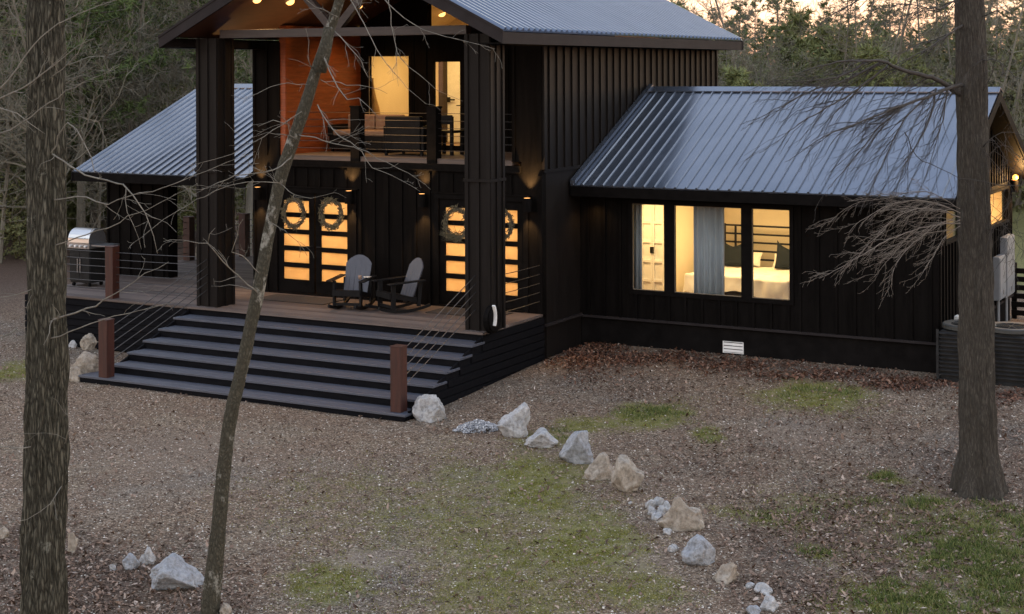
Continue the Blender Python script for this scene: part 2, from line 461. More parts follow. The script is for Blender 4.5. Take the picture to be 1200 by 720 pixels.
# ================================================================== GROUND
# patch masks, in world metres: (centre x, y, radius along right, radius along view, amount)
def patch(px, py, wx, wy, amt, pw=None):
    p = gp(px, py); a = gp(px + wx, py); b = gp(px, py - wy)
    return (p.x, p.y, max((a - p).length, .1), max((b - p).length, .1), amt)
GRASS = [patch(*a) for a in [
    (955, 464, 72, 20, 1.0), (765, 487, 55, 16, 1.0), (700, 498, 70, 12, .7), (830, 509, 22, 12, .8), (640, 515, 60, 18, .5),
    (630, 565, 70, 42, .85), (545, 560, 60, 30, .45), (690, 640, 75, 55, .85), (600, 660, 80, 50, .6), (530, 640, 50, 40, .35),
    (385, 685, 60, 36, .75), (420, 565, 45, 16, .4), (420, 605, 90, 30, .3), (740, 690, 80, 35, .6), (1010, 650, 90, 26, .35), (900, 608, 50, 14, .7),
    (960, 590, 60, 16, .55), (1035, 560, 30, 10, .7), (1150, 640, 90, 55, .7), (1070, 700, 90, 28, .7), (1170, 700, 80, 40, .7),
    (1090, 590, 40, 12, .6), (1090, 655, 60, 25, .55), (1015, 700, 40, 20, .8), (970, 712, 40, 14, .7), (20, 435, 40, 14, .8), (560, 715, 60, 20, .5),
    (960, 648, 24, 10, .7), (935, 618, 24, 9, .6), (800, 470, 40, 8, .3), (860, 600, 30, 10, .6), (560, 600, 190, 75, .46), (600, 690, 180, 50, .5), (400, 580, 140, 40, .3), (1080, 610, 120, 40, .4), (1140, 670, 110, 50, .55), (940, 600, 90, 30, .35), (430, 620, 110, 50, .3)]]
LEAF = [patch(*a) for a in [
    (880, 540, 150, 40, .3), (1130, 660, 110, 60, .45), (760, 455, 110, 24, .3), (1000, 500, 130, 30, .3),
    (90, 690, 150, 55, 1.0), (30, 640, 60, 30, .8), (230, 705, 60, 25, .8), (1010, 620, 150, 60, .75), (940, 690, 80, 40, .8), (1120, 560, 110, 50, .6),
    (1080, 640, 80, 40, .6), (900, 640, 60, 40, .6), (1180, 520, 60, 60, .5), (1000, 560, 120, 40, .35)]]
RUST = [patch(*a) for a in [(690, 412, 50, 14, 1.0), (760, 420, 90, 9, 1.0), (860, 428, 90, 9, .9), (960, 440, 90, 8, .9), (1060, 449, 80, 9, 1.0), (650, 424, 22, 7, .5), (1180, 465, 60, 10, .8)]]
SAND = [patch(*a) for a in [(430, 658, 45, 14, 1.0), (220, 530, 110, 35, .4), (760, 655, 30, 20, .6), (940, 505, 60, 22, .5)]]

def mask(x, y, patches, seed=0.0):
    x = np.asarray(x, float); y = np.asarray(y, float)
    r = np.zeros_like(x)
    w = .35 * np.sin(x * 2.3 + seed) * np.sin(y * 2.9 + 1.3 * seed) + .25 * np.sin(x * 5.1 + y * 3.3 + seed) + .2 * np.sin(x * 9.7 - y * 8.1 + 2 * seed) + .15 * np.sin(17 * x + 13 * y)
    for cx, cy, ra, rb, amt in patches:
        dx = x - cx; dy = y - cy
        u = (dx * RGT.x + dy * RGT.y) / ra; v = (dx * FWD.x + dy * FWD.y) / rb
        d = np.sqrt(u * u + v * v) + .35 * w
        r = np.maximum(r, amt * np.clip((1.4 - d) / 1.0, 0, 1) ** 1.3)
    return r

def ground_mat():
    m, n, b = new_mat('gravel_and_soil')
    tc = n.nodes.new("ShaderNodeTexCoord")
    def noise_(sc, det=6, ro=.6):
        t = N(n, "ShaderNodeTexNoise", scale=sc, detail=det, roughness=ro); n.links.new(tc.outputs['Object'], t.inputs['Vector']); return t
    def mixc(fac, a, c, typ='MIX'):
        x = N(n, "ShaderNodeMixRGB", blend_type=typ)
        for i, q in enumerate((fac, a, c)):
            if isinstance(q, (int, float)): x.inputs[i].default_value = q
            elif isinstance(q, tuple): x.inputs[i].default_value = (*q, 1)
            else: n.links.new(q, x.inputs[i])
        return x.outputs[0]
    v = N(n, "ShaderNodeTexVoronoi", scale=46.0); n.links.new(tc.outputs['Object'], v.inputs['Vector'])
    sep = N(n, "ShaderNodeSeparateColor"); n.links.new(v.outputs['Color'], sep.inputs[0])
    grav = ramp(n, [(0, (.05, .037, .029)), (.4, (.145, .108, .084)), (.75, (.215, .163, .130)), (.95, (.33, .27, .22)), (1, (.5, .44, .37))])
    n.links.new(sep.outputs[0], grav.inputs[0])
    big = noise_(.55, 5); bigr = ramp(n, [(.30, (.82, .87, .90)), (.42, (1.10, 1.08, 1.0)), (.52, (1.0, .90, .80)), (.62, (1.18, 1.15, 1.02)), (.72, (.95, .99, .98))]); n.links.new(big.outputs['Fac'], bigr.inputs[0])
    base = mixc(1.0, grav.outputs[0], bigr.outputs[0], 'MULTIPLY')
    at = N(n, "ShaderNodeVertexColor"); at.layer_name = 'cover'
    sp = N(n, "ShaderNodeSeparateColor"); n.links.new(at.outputs['Color'], sp.inputs[0])
    gn = noise_(9, 7, .7); gr = ramp(n, [(.3, (.10, .108, .028)), (.55, (.18, .172, .058)), (.75, (.27, .235, .12))]); n.links.new(gn.outputs['Fac'], gr.inputs[0])
    pn = noise_(3.2, 8, .72); pm_ = N(n, "ShaderNodeMath", operation='MULTIPLY_ADD'); pm_.inputs[1].default_value = -2.2; pm_.inputs[2].default_value = .55; n.links.new(pn.outputs['Fac'], pm_.inputs[0])
    fg0 = N(n, "ShaderNodeMath", operation='MULTIPLY_ADD'); fg0.inputs[1].default_value = 2.1; n.links.new(sp.outputs[0], fg0.inputs[0]); n.links.new(pm_.outputs[0], fg0.inputs[2])
    fg = N(n, "ShaderNodeMath", operation='MINIMUM'); fg.use_clamp = True; fg.inputs[1].default_value = .88; n.links.new(fg0.outputs[0], fg.inputs[0])
    c = mixc(fg.outputs[0], base, gr.outputs[0])
    ln = noise_(28, 5, .7); lr = ramp(n, [(.3, (.04, .027, .021)), (.55, (.105, .069, .052)), (.8, (.21, .148, .115))]); n.links.new(ln.outputs['Fac'], lr.inputs[0])
    c = mixc(sp.outputs[1], c, lr.outputs[0])
    c = mixc(sp.outputs[2], c, (.27, .215, .17))
    n.links.new(c, b.inputs['Base Color'])
    b.inputs['Roughness'].default_value = .9; b.inputs['Specular IOR Level'].default_value = .2
    hn = noise_(45, 5, .7)
    bp = N(n, "ShaderNodeBump"); bp.inputs['Strength'].default_value = .7; bp.inputs['Distance'].default_value = .03
    ad = N(n, "ShaderNodeMath", operation='ADD'); n.links.new(v.outputs['Distance'], ad.inputs[0]); n.links.new(hn.outputs['Fac'], ad.inputs[1])
    n.links.new(ad.outputs[0], bp.inputs['Height']); n.links.new(bp.outputs[0], b.inputs['Normal'])
    return m
M['ground'] = ground_mat()
xs = np.concatenate([np.linspace(-900, -70, 14), np.linspace(-60, -30, 16), np.arange(-29, 3, .14), np.linspace(4, 60, 24), np.linspace(80, 900, 12)])
ys = np.concatenate([np.linspace(-300, -10, 10), np.linspace(-6, 7, 10), np.arange(8, 28, .14), np.linspace(29, 100, 50), np.linspace(130, 1200, 14)])
GX, GY = np.meshgrid(xs, ys)
gx, gy = GX.ravel(), GY.ravel()
gv = np.stack([gx, gy, hgt(gx, gy)], 1)
nx, ny = len(xs), len(ys)
ii, jj = np.meshgrid(np.arange(nx - 1), np.arange(ny - 1))
a0 = (jj * nx + ii).ravel()
ground = np_mesh('ground', gv, np.stack([a0, a0 + 1, a0 + nx + 1, a0 + nx], 1), M['ground'])
ground['kind'] = 'structure'
ca = ground.data.color_attributes.new('cover', 'FLOAT_COLOR', 'POINT')
forest = np.maximum(sstep(33, 40, gy), sstep(-26, -32, gx)) * (1 - .0 * gx)
lawn = sstep(36, 40, gy) * sstep(-14, -9, gx + (gy - 40) * .18) * (1 - sstep(72, 80, gy))
gm = np.clip(mask(gx, gy, GRASS, .5) + lawn * .95, 0, 1)
lm = np.clip(np.maximum(mask(gx, gy, LEAF, 2.) * .8, mask(gx, gy, RUST, 4.) * .9) + forest * (1 - lawn) * .95, 0, 1)
sm = mask(gx, gy, SAND, 1.) * .75
cc = np.stack([gm, lm * (1 - .5 * gm), sm, np.ones_like(sm)], 1).astype(np.float32)
ca.data.foreach_set('color', cc.ravel())
ground.data.polygons.foreach_set('use_smooth', [True] * len(ground.data.polygons))

# ---- loose cover: pebbles, dry leaves, grass (nobody could count these)
def scatter(n, weight, xr=(-27, -1.5), yr=(9.5, 28.5)):
    out = []
    tot = 0
    while tot < n:
        x = rng.uniform(*xr, 200000); y = rng.uniform(*yr, 200000)
        dx = x * RGT.x + y * RGT.y; dz = x * FWD.x + y * FWD.y
        ok = (np.abs(dx) < dz * .40) & (dz > 10)
        house = ((x > -20.1) & (x < -13.35) & (y > 20.9)) | ((x < -13.3) & (x > -24.6) & (y > 23.4)) | ((x > -13.4) & (x < -6.38) & (y > 27.37))
        ok &= ~house
        x, y = x[ok], y[ok]
        k = rng.random(len(x)) < weight(x, y) * np.clip((17 / (x * FWD.x + y * FWD.y)) ** 1.2, .2, 1.4)
        out.append(np.stack([x[k], y[k]], 1)); tot += k.sum()
    p = np.concatenate(out)[:n]
    return p

def pebbles(name, pts, smin, smax, m, flat=.6, lift=.2):
    n = len(pts)
    base = np.array([(1, 0, 0), (0, 1, 0), (-1, 0, 0), (0, -1, 0), (.1, .1, 1), (0, 0, -1)], float)
    fac = np.array([(0, 1, 4), (1, 2, 4), (2, 3, 4), (3, 0, 4)])
    s = smin + (smax - smin) * rng.random(n) ** 2.2
    an = rng.random(n) * 6.283
    v = np.repeat(base[None], n, 0) + rng.normal(0, .22, (n, 6, 3))
    v *= np.stack([s, s * rng.uniform(.6, 1, n), s * flat * rng.uniform(.6, 1.2, n)], 1)[:, None, :]
    c, q = np.cos(an)[:, None], np.sin(an)[:, None]
    x = v[..., 0] * c - v[..., 1] * q; y = v[..., 0] * q + v[..., 1] * c
    z = v[..., 2] + (hgt(pts[:, 0], pts[:, 1]) + s * lift)[:, None]
    if pts.shape[1] == 3: z = z + pts[:, 2][:, None]
    V = np.stack([x + pts[:, 0][:, None], y + pts[:, 1][:, None], z], 2).reshape(-1, 3)
    F = (fac[None] + (np.arange(n) * 6)[:, None, None]).reshape(-1, 3)
    return np_mesh(name, V, F, m)

def leaves(name, pts, smin, smax, m):
    n = len(pts)
    s = rng.uniform(smin, smax, n)
    base = np.array([(-1, 0, .0), (0, -.45, .25), (1, 0, .1), (0, .45, .3)], float)
    v = np.repeat(base[None], n, 0) + rng.normal(0, .16, (n, 4, 3)); v *= s[:, None, None]
    an = rng.random(n) * 6.283; c, q = np.cos(an)[:, None], np.sin(an)[:, None]
    ti = rng.normal(0, .45, n)[:, None]
    x = v[..., 0] * c - v[..., 1] * q; y = v[..., 0] * q + v[..., 1] * c
    z = v[..., 2] + v[..., 0] * ti + (hgt(pts[:, 0], pts[:, 1]) + s * .25 + rng.random(n) * .015)[:, None]
    V = np.stack([x + pts[:, 0][:, None], y + pts[:, 1][:, None], z], 2).reshape(-1, 3)
    F = (np.array([(0, 1, 2), (0, 2, 3)])[None] + (np.arange(n) * 4)[:, None, None]).reshape(-1, 3)
    return np_mesh(name, V, F, m)

def blades(name, pts, h0, h1, m):
    n = len(pts)
    h = rng.uniform(h0, h1, n); w = rng.uniform(.004, .008, n); an = rng.random(n) * 6.283
    lean = rng.normal(0, .5, (n, 2)) * h[:, None]
    z0 = hgt(pts[:, 0], pts[:, 1]) - .005
    ax, ay = np.cos(an) * w, np.sin(an) * w
    A = np.stack([pts[:, 0] - ax, pts[:, 1] - ay, z0], 1); B = np.stack([pts[:, 0] + ax, pts[:, 1] + ay, z0], 1)
    C = np.stack([pts[:, 0] + lean[:, 0], pts[:, 1] + lean[:, 1], z0 + h], 1)
    V = np.stack([A, B, C], 1).reshape(-1, 3); F = np.arange(3 * n).reshape(-1, 3)
    return np_mesh(name, V, F, m)

def clump(x, y):
    c = np.sin(x * 7.3 + 2 * np.sin(y * 5.1)) * np.sin(y * 8.7 + 2 * np.sin(x * 6.1)) + .6 * np.sin(x * 17.1 + 3 * np.sin(y * 11)) * np.sin(y * 19.3)
    return np.clip(.42 + .5 * c, .06, 1)
gw = lambda x, y: mask(x, y, GRASS, .5)
lw = lambda x, y: mask(x, y, LEAF, 2.)
rw = lambda x, y: mask(x, y, RUST, 4.)
o = pebbles('gravel', scatter(130000, lambda x, y: 1 - .45 * gw(x, y) - .25 * lw(x, y)), .006, .019, M['pebble'])
tag(o, 'loose brown and grey gravel covering the yard', 'gravel', kind='stuff')
o = leaves('leaf_litter', scatter(26000, lambda x, y: np.clip(lw(x, y) * (.35 + .65 * clump(y, x)) + .05, 0, 1)), .014, .042, M['dryleaf'])
tag(o, 'dry brown oak leaves scattered over the yard', 'leaves', kind='stuff')
o = leaves('fallen_leaves', scatter(5200, lambda x, y: rw(x, y) ** 1.5), .02, .05, M['rustleaf'])
tag(o, 'rust coloured leaves drifted against the house wall', 'leaves', kind='stuff')
o = blades('grass', scatter(120000, lambda x, y: gw(x, y) ** 1.5 * clump(x, y)), .008, .026, M['grass'])
tag(o, 'thin yellow green turf creeping through the gravel', 'grass', kind='stuff')
TUFT = [patch(*a) for a in [(1150, 655, 80, 50, 1.0), (1090, 705, 90, 24, 1.0), (1180, 610, 40, 20, .8), (1165, 700, 60, 30, 1.0), (1090, 592, 30, 9, .9), (910, 608, 26, 9, .9), (950, 602, 24, 8, .7), (955, 648, 20, 9, 1.0), (1033, 558, 20, 7, .9), (1015, 590, 20, 7, .5), (765, 486, 40, 9, .8), (830, 512, 12, 7, .8), (1010, 702, 24, 10, .6), (955, 462, 50, 10, .5), (650, 510, 30, 8, .5)]]
o = blades('tall_grass', scatter(19000, lambda x, y: mask(x, y, TUFT, 3.) ** 1.4 * clump(x * .8, y * .8) ** 1.6), .03, .085, M['greengrass'])
tag(o, 'greener tufted grass growing beside the large trunk and rocks', 'grass', kind='stuff')

# ================================================================== HOUSE
house = thing('house', 'black board and batten house with grey metal roofs, a gabled porch and lit windows', 'house', (-16.6, 25.7, -1.0))
XC, ZR, SL = -16.6, 7.21, .5            # main ridge
zv = lambda x: 7.0 - SL * abs(x - XC)
BS = .325

def battens_y(mb, x, y0, y1, z0, z1, sgn=1, d=.035, step=BS, w=.05):    # on a wall facing +-X
    y = y0
    while y < y1 + .01:
        mb.box(x, x + sgn * d, y - w / 2, y + w / 2, z0, z1 if not callable(z1) else z1(y)); y += step
def battens_x(mb, y, x0, x1, z0, z1, step=BS, d=.03, w=.05):          # on a wall facing -Y
    x = x0
    while x < x1 + .01:
        mb.box(x - w / 2, x + w / 2, y - d, y, z0, z1 if not callable(z1) else z1(x)); x += step

YW = 25.75
# --- main block walls
w = MB()
for x0, x1 in ((-20.25, -19.70), (-17.62, -15.78), (-13.78, -13.40)):
    w.box(x0, x1, YW, YW + .15, -.02, 2.10)
w.box(-20.25, -13.40, YW, YW + .15, 2.10, 2.66)
battens_x(w, YW, -20.2, -19.75, 0, 2.60); battens_x(w, YW, -17.52, -15.85, 0, 2.60); battens_x(w, YW, -19.5, -17.6, 2.24, 2.60); battens_x(w, YW, -15.7, -13.8, 2.24, 2.60)
w.box(-13.50, -13.40, YW - .03, YW, -.02, 2.60)
w.build('wall', M['black'], house)
w = MB()                                     # piers either side of the balcony
w.box(-20.25, -19.55, YW, YW + .15, 2.86, 5.2); battens_x(w, YW, -20.2, -19.5, 2.86, 5.2)
w.build('wall', M['black'], house)
w = MB()
w.box(-14.05, -13.40, YW, YW + .15, 2.86, 5.2); battens_x(w, YW, -14.0, -13.75, 2.86, 5.2); w.box(-13.50, -13.40, YW - .03, YW, 2.86, 5.2)
w.build('wall', M['black'], house)
w = MB(); w.box(-14.05, -13.95, YW + .152, 28.5, 2.86, 5.6)
w.build('wall', M['black'], house)
w = MB(); w.box(-20.25, -19.452, YW, YW + .15, 2.661, 2.859)
w.build('wall', M['black'], house)
w = MB(); w.box(-13.848, -13.40, YW, YW + .15, 2.661, 2.859)
w.build('wall', M['black'], house)
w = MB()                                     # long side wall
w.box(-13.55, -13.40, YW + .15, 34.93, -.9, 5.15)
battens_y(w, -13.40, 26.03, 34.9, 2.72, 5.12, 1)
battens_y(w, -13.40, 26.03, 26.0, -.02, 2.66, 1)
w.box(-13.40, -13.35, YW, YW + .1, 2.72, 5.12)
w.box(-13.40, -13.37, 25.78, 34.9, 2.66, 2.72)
w.build('wall', M['black_lit'], house)
w = MB()
w.box(-20.25, -20.10, YW + .15, 34.93, -.9, 5.15); w.prism_y([(-20.10, -.9), (-13.55, -.9), (-13.55, 5.3), (XC, 6.9), (-20.10, 5.2)], 34.78, 34.93)
battens_y(w, -20.25, 26.1, 34.9, -.5, 5.1, -1)
w.build('wall', M['black'], house)
w = MB(); w.box(-19.55, -19.40, YW, 28.5, 2.86, 5.55)
zz = 2.86
while zz < 5.5:
    w.box(-19.40, -19.388, YW + .01, 28.5, zz + .006, min(zz + .136, 5.55)); zz += .142
w.build('wall', M['woodwall'], house)['label'] = 'orange cedar shiplap wall inside the balcony'
# balcony back wall
w = MB()
y0, y1 = 28.5, 28.62
w.prism_y([(-19.40, 2.86), (-19.17, 2.86), (-19.17, zv(-19.17)), (-19.40, zv(-19.40))], y0, y1)
w.box(-19.17, -18.10, y0, y1, 2.86, 3.56)
w.prism_y([(-19.17, 4.93), (-18.10, 4.93), (-18.10, zv(-18.1)), (-19.17, zv(-19.17))], y0, y1)
w.prism_y([(-18.10, 2.86), (-17.60, 2.86), (-17.60, zv(-17.6)), (-18.10, zv(-18.1))], y0, y1)
w.box(-17.60, -17.50, y0, y1, 2.86, 5.57); w.box(-17.50, -16.50, y0, y1, 4.84, 5.57); w.box(-16.50, -15.40, y0, y1, 2.86, 5.57)
w.prism_y([(-17.60, 6.25), (XC, 6.75), (-15.40, 6.15), (-15.40, zv(-15.4)), (XC, 7.0), (-17.60, zv(-17.6))], y0, y1)
w.prism_y([(-15.40, 2.86), (-13.95, 2.86), (-13.95, zv(-13.95)), (-15.40, zv(-15.4))], y0, y1)
battens_x(w, y0, -18.0, -17.65, 2.86, 5.5, d=.02); battens_x(w, y0, -16.3, -14.3, 2.86, 5.5, d=.02); battens_x(w, y0, -19.1, -18.2, 5.0, 5.6, d=.02)
w.build('wall', M['black'], house)

# --- vaulted cedar ceiling and interior ceiling
def slab(mb, x0, z0, x1, z1, y0, y1, t):
    mb.prism_y([(x0, z0), (x1, z1), (x1, z1 + t), (x0, z0 + t)], y0, y1)
w = MB()
slab(w, -20.05, zv(-20.05), XC, 7.0, 23.16, 28.5, .03); slab(w, XC, 7.0, -13.15, zv(-13.15), 23.16, 28.5, .03)
w.build('porch_ceiling', M['vault'], house)
w = MB()
slab(w, -20.08, zv(-20.08), XC, 7.0, 28.62, 34.7, .03); slab(w, XC, 7.0, -13.58, zv(-13.58), 28.62, 34.7, .03)
w.box(-20.08, -13.58, 31.9, 32.0, 2.86, 5.3); w.prism_y([(-20.08, 5.3), (-13.58, 5.3), (XC, 6.95)], 31.9, 32.0)
w.box(-20.08, -20.0, 28.62, 31.9, 2.86, 5.3); w.box(-13.66, -13.58, 28.62, 31.9, 2.86, 5.3)
w.build('room_wall', M['plaster'], house)
w = MB(); w.box(-20.05, -13.6, 28.64, 34.7, 2.72, 2.865)
w.build('room_floor', M['floorin'], house)

# --- metal roofs
def metal_slope(mb, o, e, s, rib=.215, h=.031, thick=.03, wd=(.016, .036, .052)):
    """o: eave corner, e: vector along eave, s: vector up the slope"""
    o, e, s = Vector(o), Vector(e), Vector(s)
    L = e.length; ed = e / L; nrm = ed.cross(s).normalized()
    if nrm.z < 0: nrm = -nrm
    prof = [(0, 0)]; x = .03
    while x + .115 < L:
        prof += [(x, 0), (x + wd[0], h), (x + wd[1], h), (x + wd[2], 0)]
        x += rib
    prof.append((L, 0))
    n = len(prof); b0 = len(mb.v)
    for k in range(2):
        for a, c in prof: mb.v.append(tuple(o + ed * a + s * k + nrm * c))
    for k in range(2):
        for a, c in prof: mb.v.append(tuple(o + ed * a + s * k - nrm * thick))
    for i in range(n - 1):
        mb.f.append((b0 + i, b0 + i + 1, b0 + n + i + 1, b0 + n + i))
        mb.f.append((b0 + i, b0 + 2 * n + i, b0 + 2 * n + i + 1, b0 + i + 1))
        mb.f.append((b0 + n + i, b0 + n + i + 1, b0 + 3 * n + i + 1, b0 + 3 * n + i))
    mb.f.append((b0, b0 + n, b0 + 3 * n, b0 + 2 * n)); mb.f.append((b0 + n - 1, b0 + 3 * n - 1, b0 + 4 * n - 1, b0 + 2 * n - 1))
    mb.f.append((b0 + 2 * n, b0 + 3 * n, b0 + 4 * n - 1, b0 + 3 * n - 1))
YF0, YF1 = 23.10, 34.95
w = MB()
metal_slope(w, (-12.78, YF0, 5.30), (0, YF1 - YF0, 0), (XC + 12.78, 0, ZR - 5.30), h=.05, wd=(.035, .075, .11))
metal_slope(w, (-20.42, YF0, 5.30), (0, YF1 - YF0, 0), (XC + 20.42, 0, ZR - 5.30), h=.05, wd=(.035, .075, .11))
mr = w.build('roof', M['roof'], house)
w = MB()
w.prism_y([(XC - .16, ZR - .04), (XC, ZR + .045), (XC + .16, ZR - .04), (XC + .16, ZR - .06), (XC, ZR + .02), (XC - .16, ZR - .06)], YF0 - .01, YF1 + .01)
w.build('ridge_cap', M['roof'], mr)
w = MB()
for sg in (1, -1):
    xe = XC + sg * 3.82
    w.box(xe - .03, xe + .0, YF0, YF1, 5.06, 5.262)
    for ya, yb in ((YF0 - .03, YF0 + .02), (YF1 - .02, YF1 + .03)):
        w.prism_y([(XC, ZR - .03), (XC + sg * 3.84, 5.27), (XC + sg * 3.84, 5.06), (XC, ZR - .27)], ya, yb)
    # thin drip trim on the rake, catching the light
    w.prism_y([(XC, ZR + .012), (XC + sg * 3.85, 5.30), (XC + sg * 3.85, 5.255), (XC, ZR - .035)], YF0 - .045, YF0 - .031)
w.build('fascia', M['fascia'], mr)
w = MB()
w.box(-20.40, -19.93, 23.13, 34.9, 5.06, 5.08); w.box(-13.39, -12.80, 23.13, 34.9, 5.06, 5.08)
for sg in (1, -1):
    w.prism_y([(XC, 7.03), (XC + sg * 3.5, 7.03 - 1.75), (XC + sg * 3.5, 7.03 - 1.70), (XC, 7.1)], 34.0, 34.9)
w.build('soffit', M['trim'], mr)

# right wing roof
RY, RZ, EY, EZ = 30.67, 4.19, 26.85, 2.366
w = MB()
metal_slope(w, (-13.37, EY, EZ), (7.39, 0, 0), (0, RY - EY, RZ - EZ))
metal_slope(w, (-13.37, 2 * RY - EY, EZ), (7.39, 0, 0), (0, EY - RY, RZ - EZ))
wr = w.build('roof', M['roof'], house)
w = MB(); w.prism_x([(RY - .18, RZ - .045), (RY, RZ + .05), (RY + .18, RZ - .045), (RY + .18, RZ - .065), (RY, RZ + .02), (RY - .18, RZ - .065)], -13.36, -5.95)
w.build('ridge_cap', M['roof'], wr)
w = MB()
w.box(-13.36, -5.98, EY, EY + .03, EZ - .22, EZ - .035); w.box(-13.36, -5.98, EY + .03, 27.34, EZ - .22, EZ - .20)
for sg in (1, -1):
    w.prism_x([(RY, RZ - .03), (RY - sg * 3.84, EZ - .035), (RY - sg * 3.84, EZ - .23), (RY, RZ - .24)], -6.0, -5.96)
w.build('fascia', M['trim'], wr)
w = MB(); w.prism_x([(EY - .02, EZ + .02), (RY, RZ + .03), (RY, RZ + .10), (EY - .02, EZ + .09)], -13.355, -13.25)
w.build('flashing', M['roof'], wr)
w = MB(); w.prism_x([(27.0, EZ - .13), (RY, RZ - .22), (34.3, EZ - .13), (34.3, EZ - .16), (RY, RZ - .25), (27.0, EZ - .16)], -6.38, -6.0)
w.build('soffit', M['trim'], wr)

# left wing roof (open breezeway)
LY, LZ = 29.9, 4.25
w = MB()
metal_slope(w, (-25.12, 25.5, 2.39), (4.85, 0, 0), (0, LY - 25.5, LZ - 2.39))
metal_slope(w, (-25.12, 2 * LY - 25.5, 2.39), (4.85, 0, 0), (0, 25.5 - LY, LZ - 2.39))
lr = w.build('roof', M['roof'], house)
w = MB(); w.prism_x([(LY - .18, LZ - .045), (LY, LZ + .05), (LY + .18, LZ - .045), (LY + .18, LZ - .065), (LY, LZ + .02), (LY - .18, LZ - .065)], -25.14, -20.27)
w.build('ridge_cap', M['roof'], lr)
w = MB(); w.box(-25.12, -20.27, 25.5, 25.54, 2.17, 2.355)
for sg in (1, -1):
    w.prism_x([(LY, LZ - .03), (LY - sg * 4.42, 2.355), (LY - sg * 4.42, 2.17), (LY, LZ - .22)], -25.14, -25.10)
slp = (LZ - 2.39) / (LY - 25.5)
w.prism_x([(25.54, 2.25), (LY, LZ - .13), (2 * LY - 25.54, 2.25), (2 * LY - 25.54, 2.22), (LY, LZ - .16), (25.54, 2.22)], -25.09, -20.28)
w.build('fascia', M['trim'], lr)

# --- porch columns, tie beam, braces
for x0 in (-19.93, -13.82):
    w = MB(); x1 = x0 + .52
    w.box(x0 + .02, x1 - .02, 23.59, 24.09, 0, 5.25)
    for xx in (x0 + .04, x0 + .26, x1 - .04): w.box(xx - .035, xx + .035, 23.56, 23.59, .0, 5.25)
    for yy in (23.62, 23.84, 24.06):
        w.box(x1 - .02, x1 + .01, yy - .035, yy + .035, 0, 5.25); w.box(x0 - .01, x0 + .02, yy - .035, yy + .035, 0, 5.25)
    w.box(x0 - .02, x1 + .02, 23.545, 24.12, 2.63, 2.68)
    w.build('column', M['black_lit'], house)
w = MB(); w.box(-19.41, -13.83, 23.66, 23.84, 5.25, 5.41); w.build('tie_beam', M['beam'], house, bevel=.006)
for sg in (1, -1):
    w = MB(); w.bar((-16.72 + sg * .06, 23.745, 5.40), (-16.72 + sg * 1.05, 23.745, 6.42), .14, .14, (0, 1, 0)); w.build('brace', M['beam'], house)

# --- balcony floor, beam, railing
w = MB(); w.box(-19.40, -14.05, YW + .0, 28.5, 2.78, 2.86)
for i in range(20): w.box(-19.39, -14.06, YW - .01 + i * .137, YW + .125 + i * .137, 2.86, 2.875)
w.build('balcony_floor', M['deck'], house)
w = MB(); w.box(-19.45, -13.85, YW - .06, YW + .1, 2.66, 2.779); w.box(-19.45, -13.85, YW - .075, YW - .06, 2.64, 2.665)
w.build('balcony_beam', M['trim'], house)
for x0 in (-17.74, -15.93):
    w = MB(); w.box(x0, x0 + .21, YW - .05, YW + .16, 2.77, 3.87); w.box(x0 - .015, x0 + .225, YW - .065, YW + .175, 3.87, 3.90)
    w.build('railing_post', M['trim'], house)
for k in range(6):
    w = MB(); w.tube([(-19.39, YW + .05, 3.76 - .147 * k), (-14.05, YW + .05, 3.76 - .147 * k)], .006, 6)
    w.build('railing_cable', M['cable'], house)

# --- windows and doors
def window_box(name, x0, x1, z0, z1, y, lights, fr=.06, parent=house, m=None):
    """black frame filling x0..x1 with clear panes at the given x ranges"""
    f = MB(); d0, d1 = y - .03, y + .09
    cuts = [x0] + [c for l in lights for c in l[:2]] + [x1]
    za = min(l[2] for l in lights); zb = max(l[3] for l in lights)
    for i in range(0, len(cuts), 2): f.box(cuts[i], cuts[i + 1], d0, d1, z0, z1)
    for l in lights:
        f.box(l[0], l[1], d0, d1, z0, l[2]); f.box(l[0], l[1], d0, d1, l[3], z1)
    fo = f.build(name, m or M['trim'], parent)
    for l in lights:
        p = MB(); p.box(l[0] - .002, l[1] + .002, y + .03, y + .036, l[2] - .002, l[3] + .002); p.build('pane', M['glass'], fo)
        lb = MB(); t = .012
        for a in ((l[0], l[0] + t, l[2], l[3]), (l[1] - t, l[1], l[2], l[3]), (l[0] + t, l[1] - t, l[2], l[2] + t), (l[0] + t, l[1] - t, l[3] - t, l[3])):
            lb.box(a[0], a[1], y + .012, y + .028, a[2], a[3])
        lb.build('glazing_bead', M['bead'], fo)
    return fo
def glass_door(x0, x1, y, z0, z1, rows, fr=.13):
    d = MB(); d0, d1 = y - .02, y + .04
    d.box(x0, x0 + fr, d0, d1, z0, z1); d.box(x1 - fr, x1, d0, d1, z0, z1)
    zs = [z0] + [c for r_ in rows for c in r_] + [z1]
    for i in range(0, len(zs), 2): d.box(x0 + fr, x1 - fr, d0, d1, zs[i], zs[i + 1])
    do = d.build('door', M['trim'], house)
    for r_ in rows:
        p = MB(); p.box(x0 + fr - .002, x1 - fr + .002, y + .005, y + .02, r_[0] - .002, r_[1] + .002); p.build('pane', M['frost'], do)
    return do
rows = [(.30 + .345 * k, .30 + .345 * k + .25) for k in range(5)]
rows = [(a + .0, b) for a, b in rows]
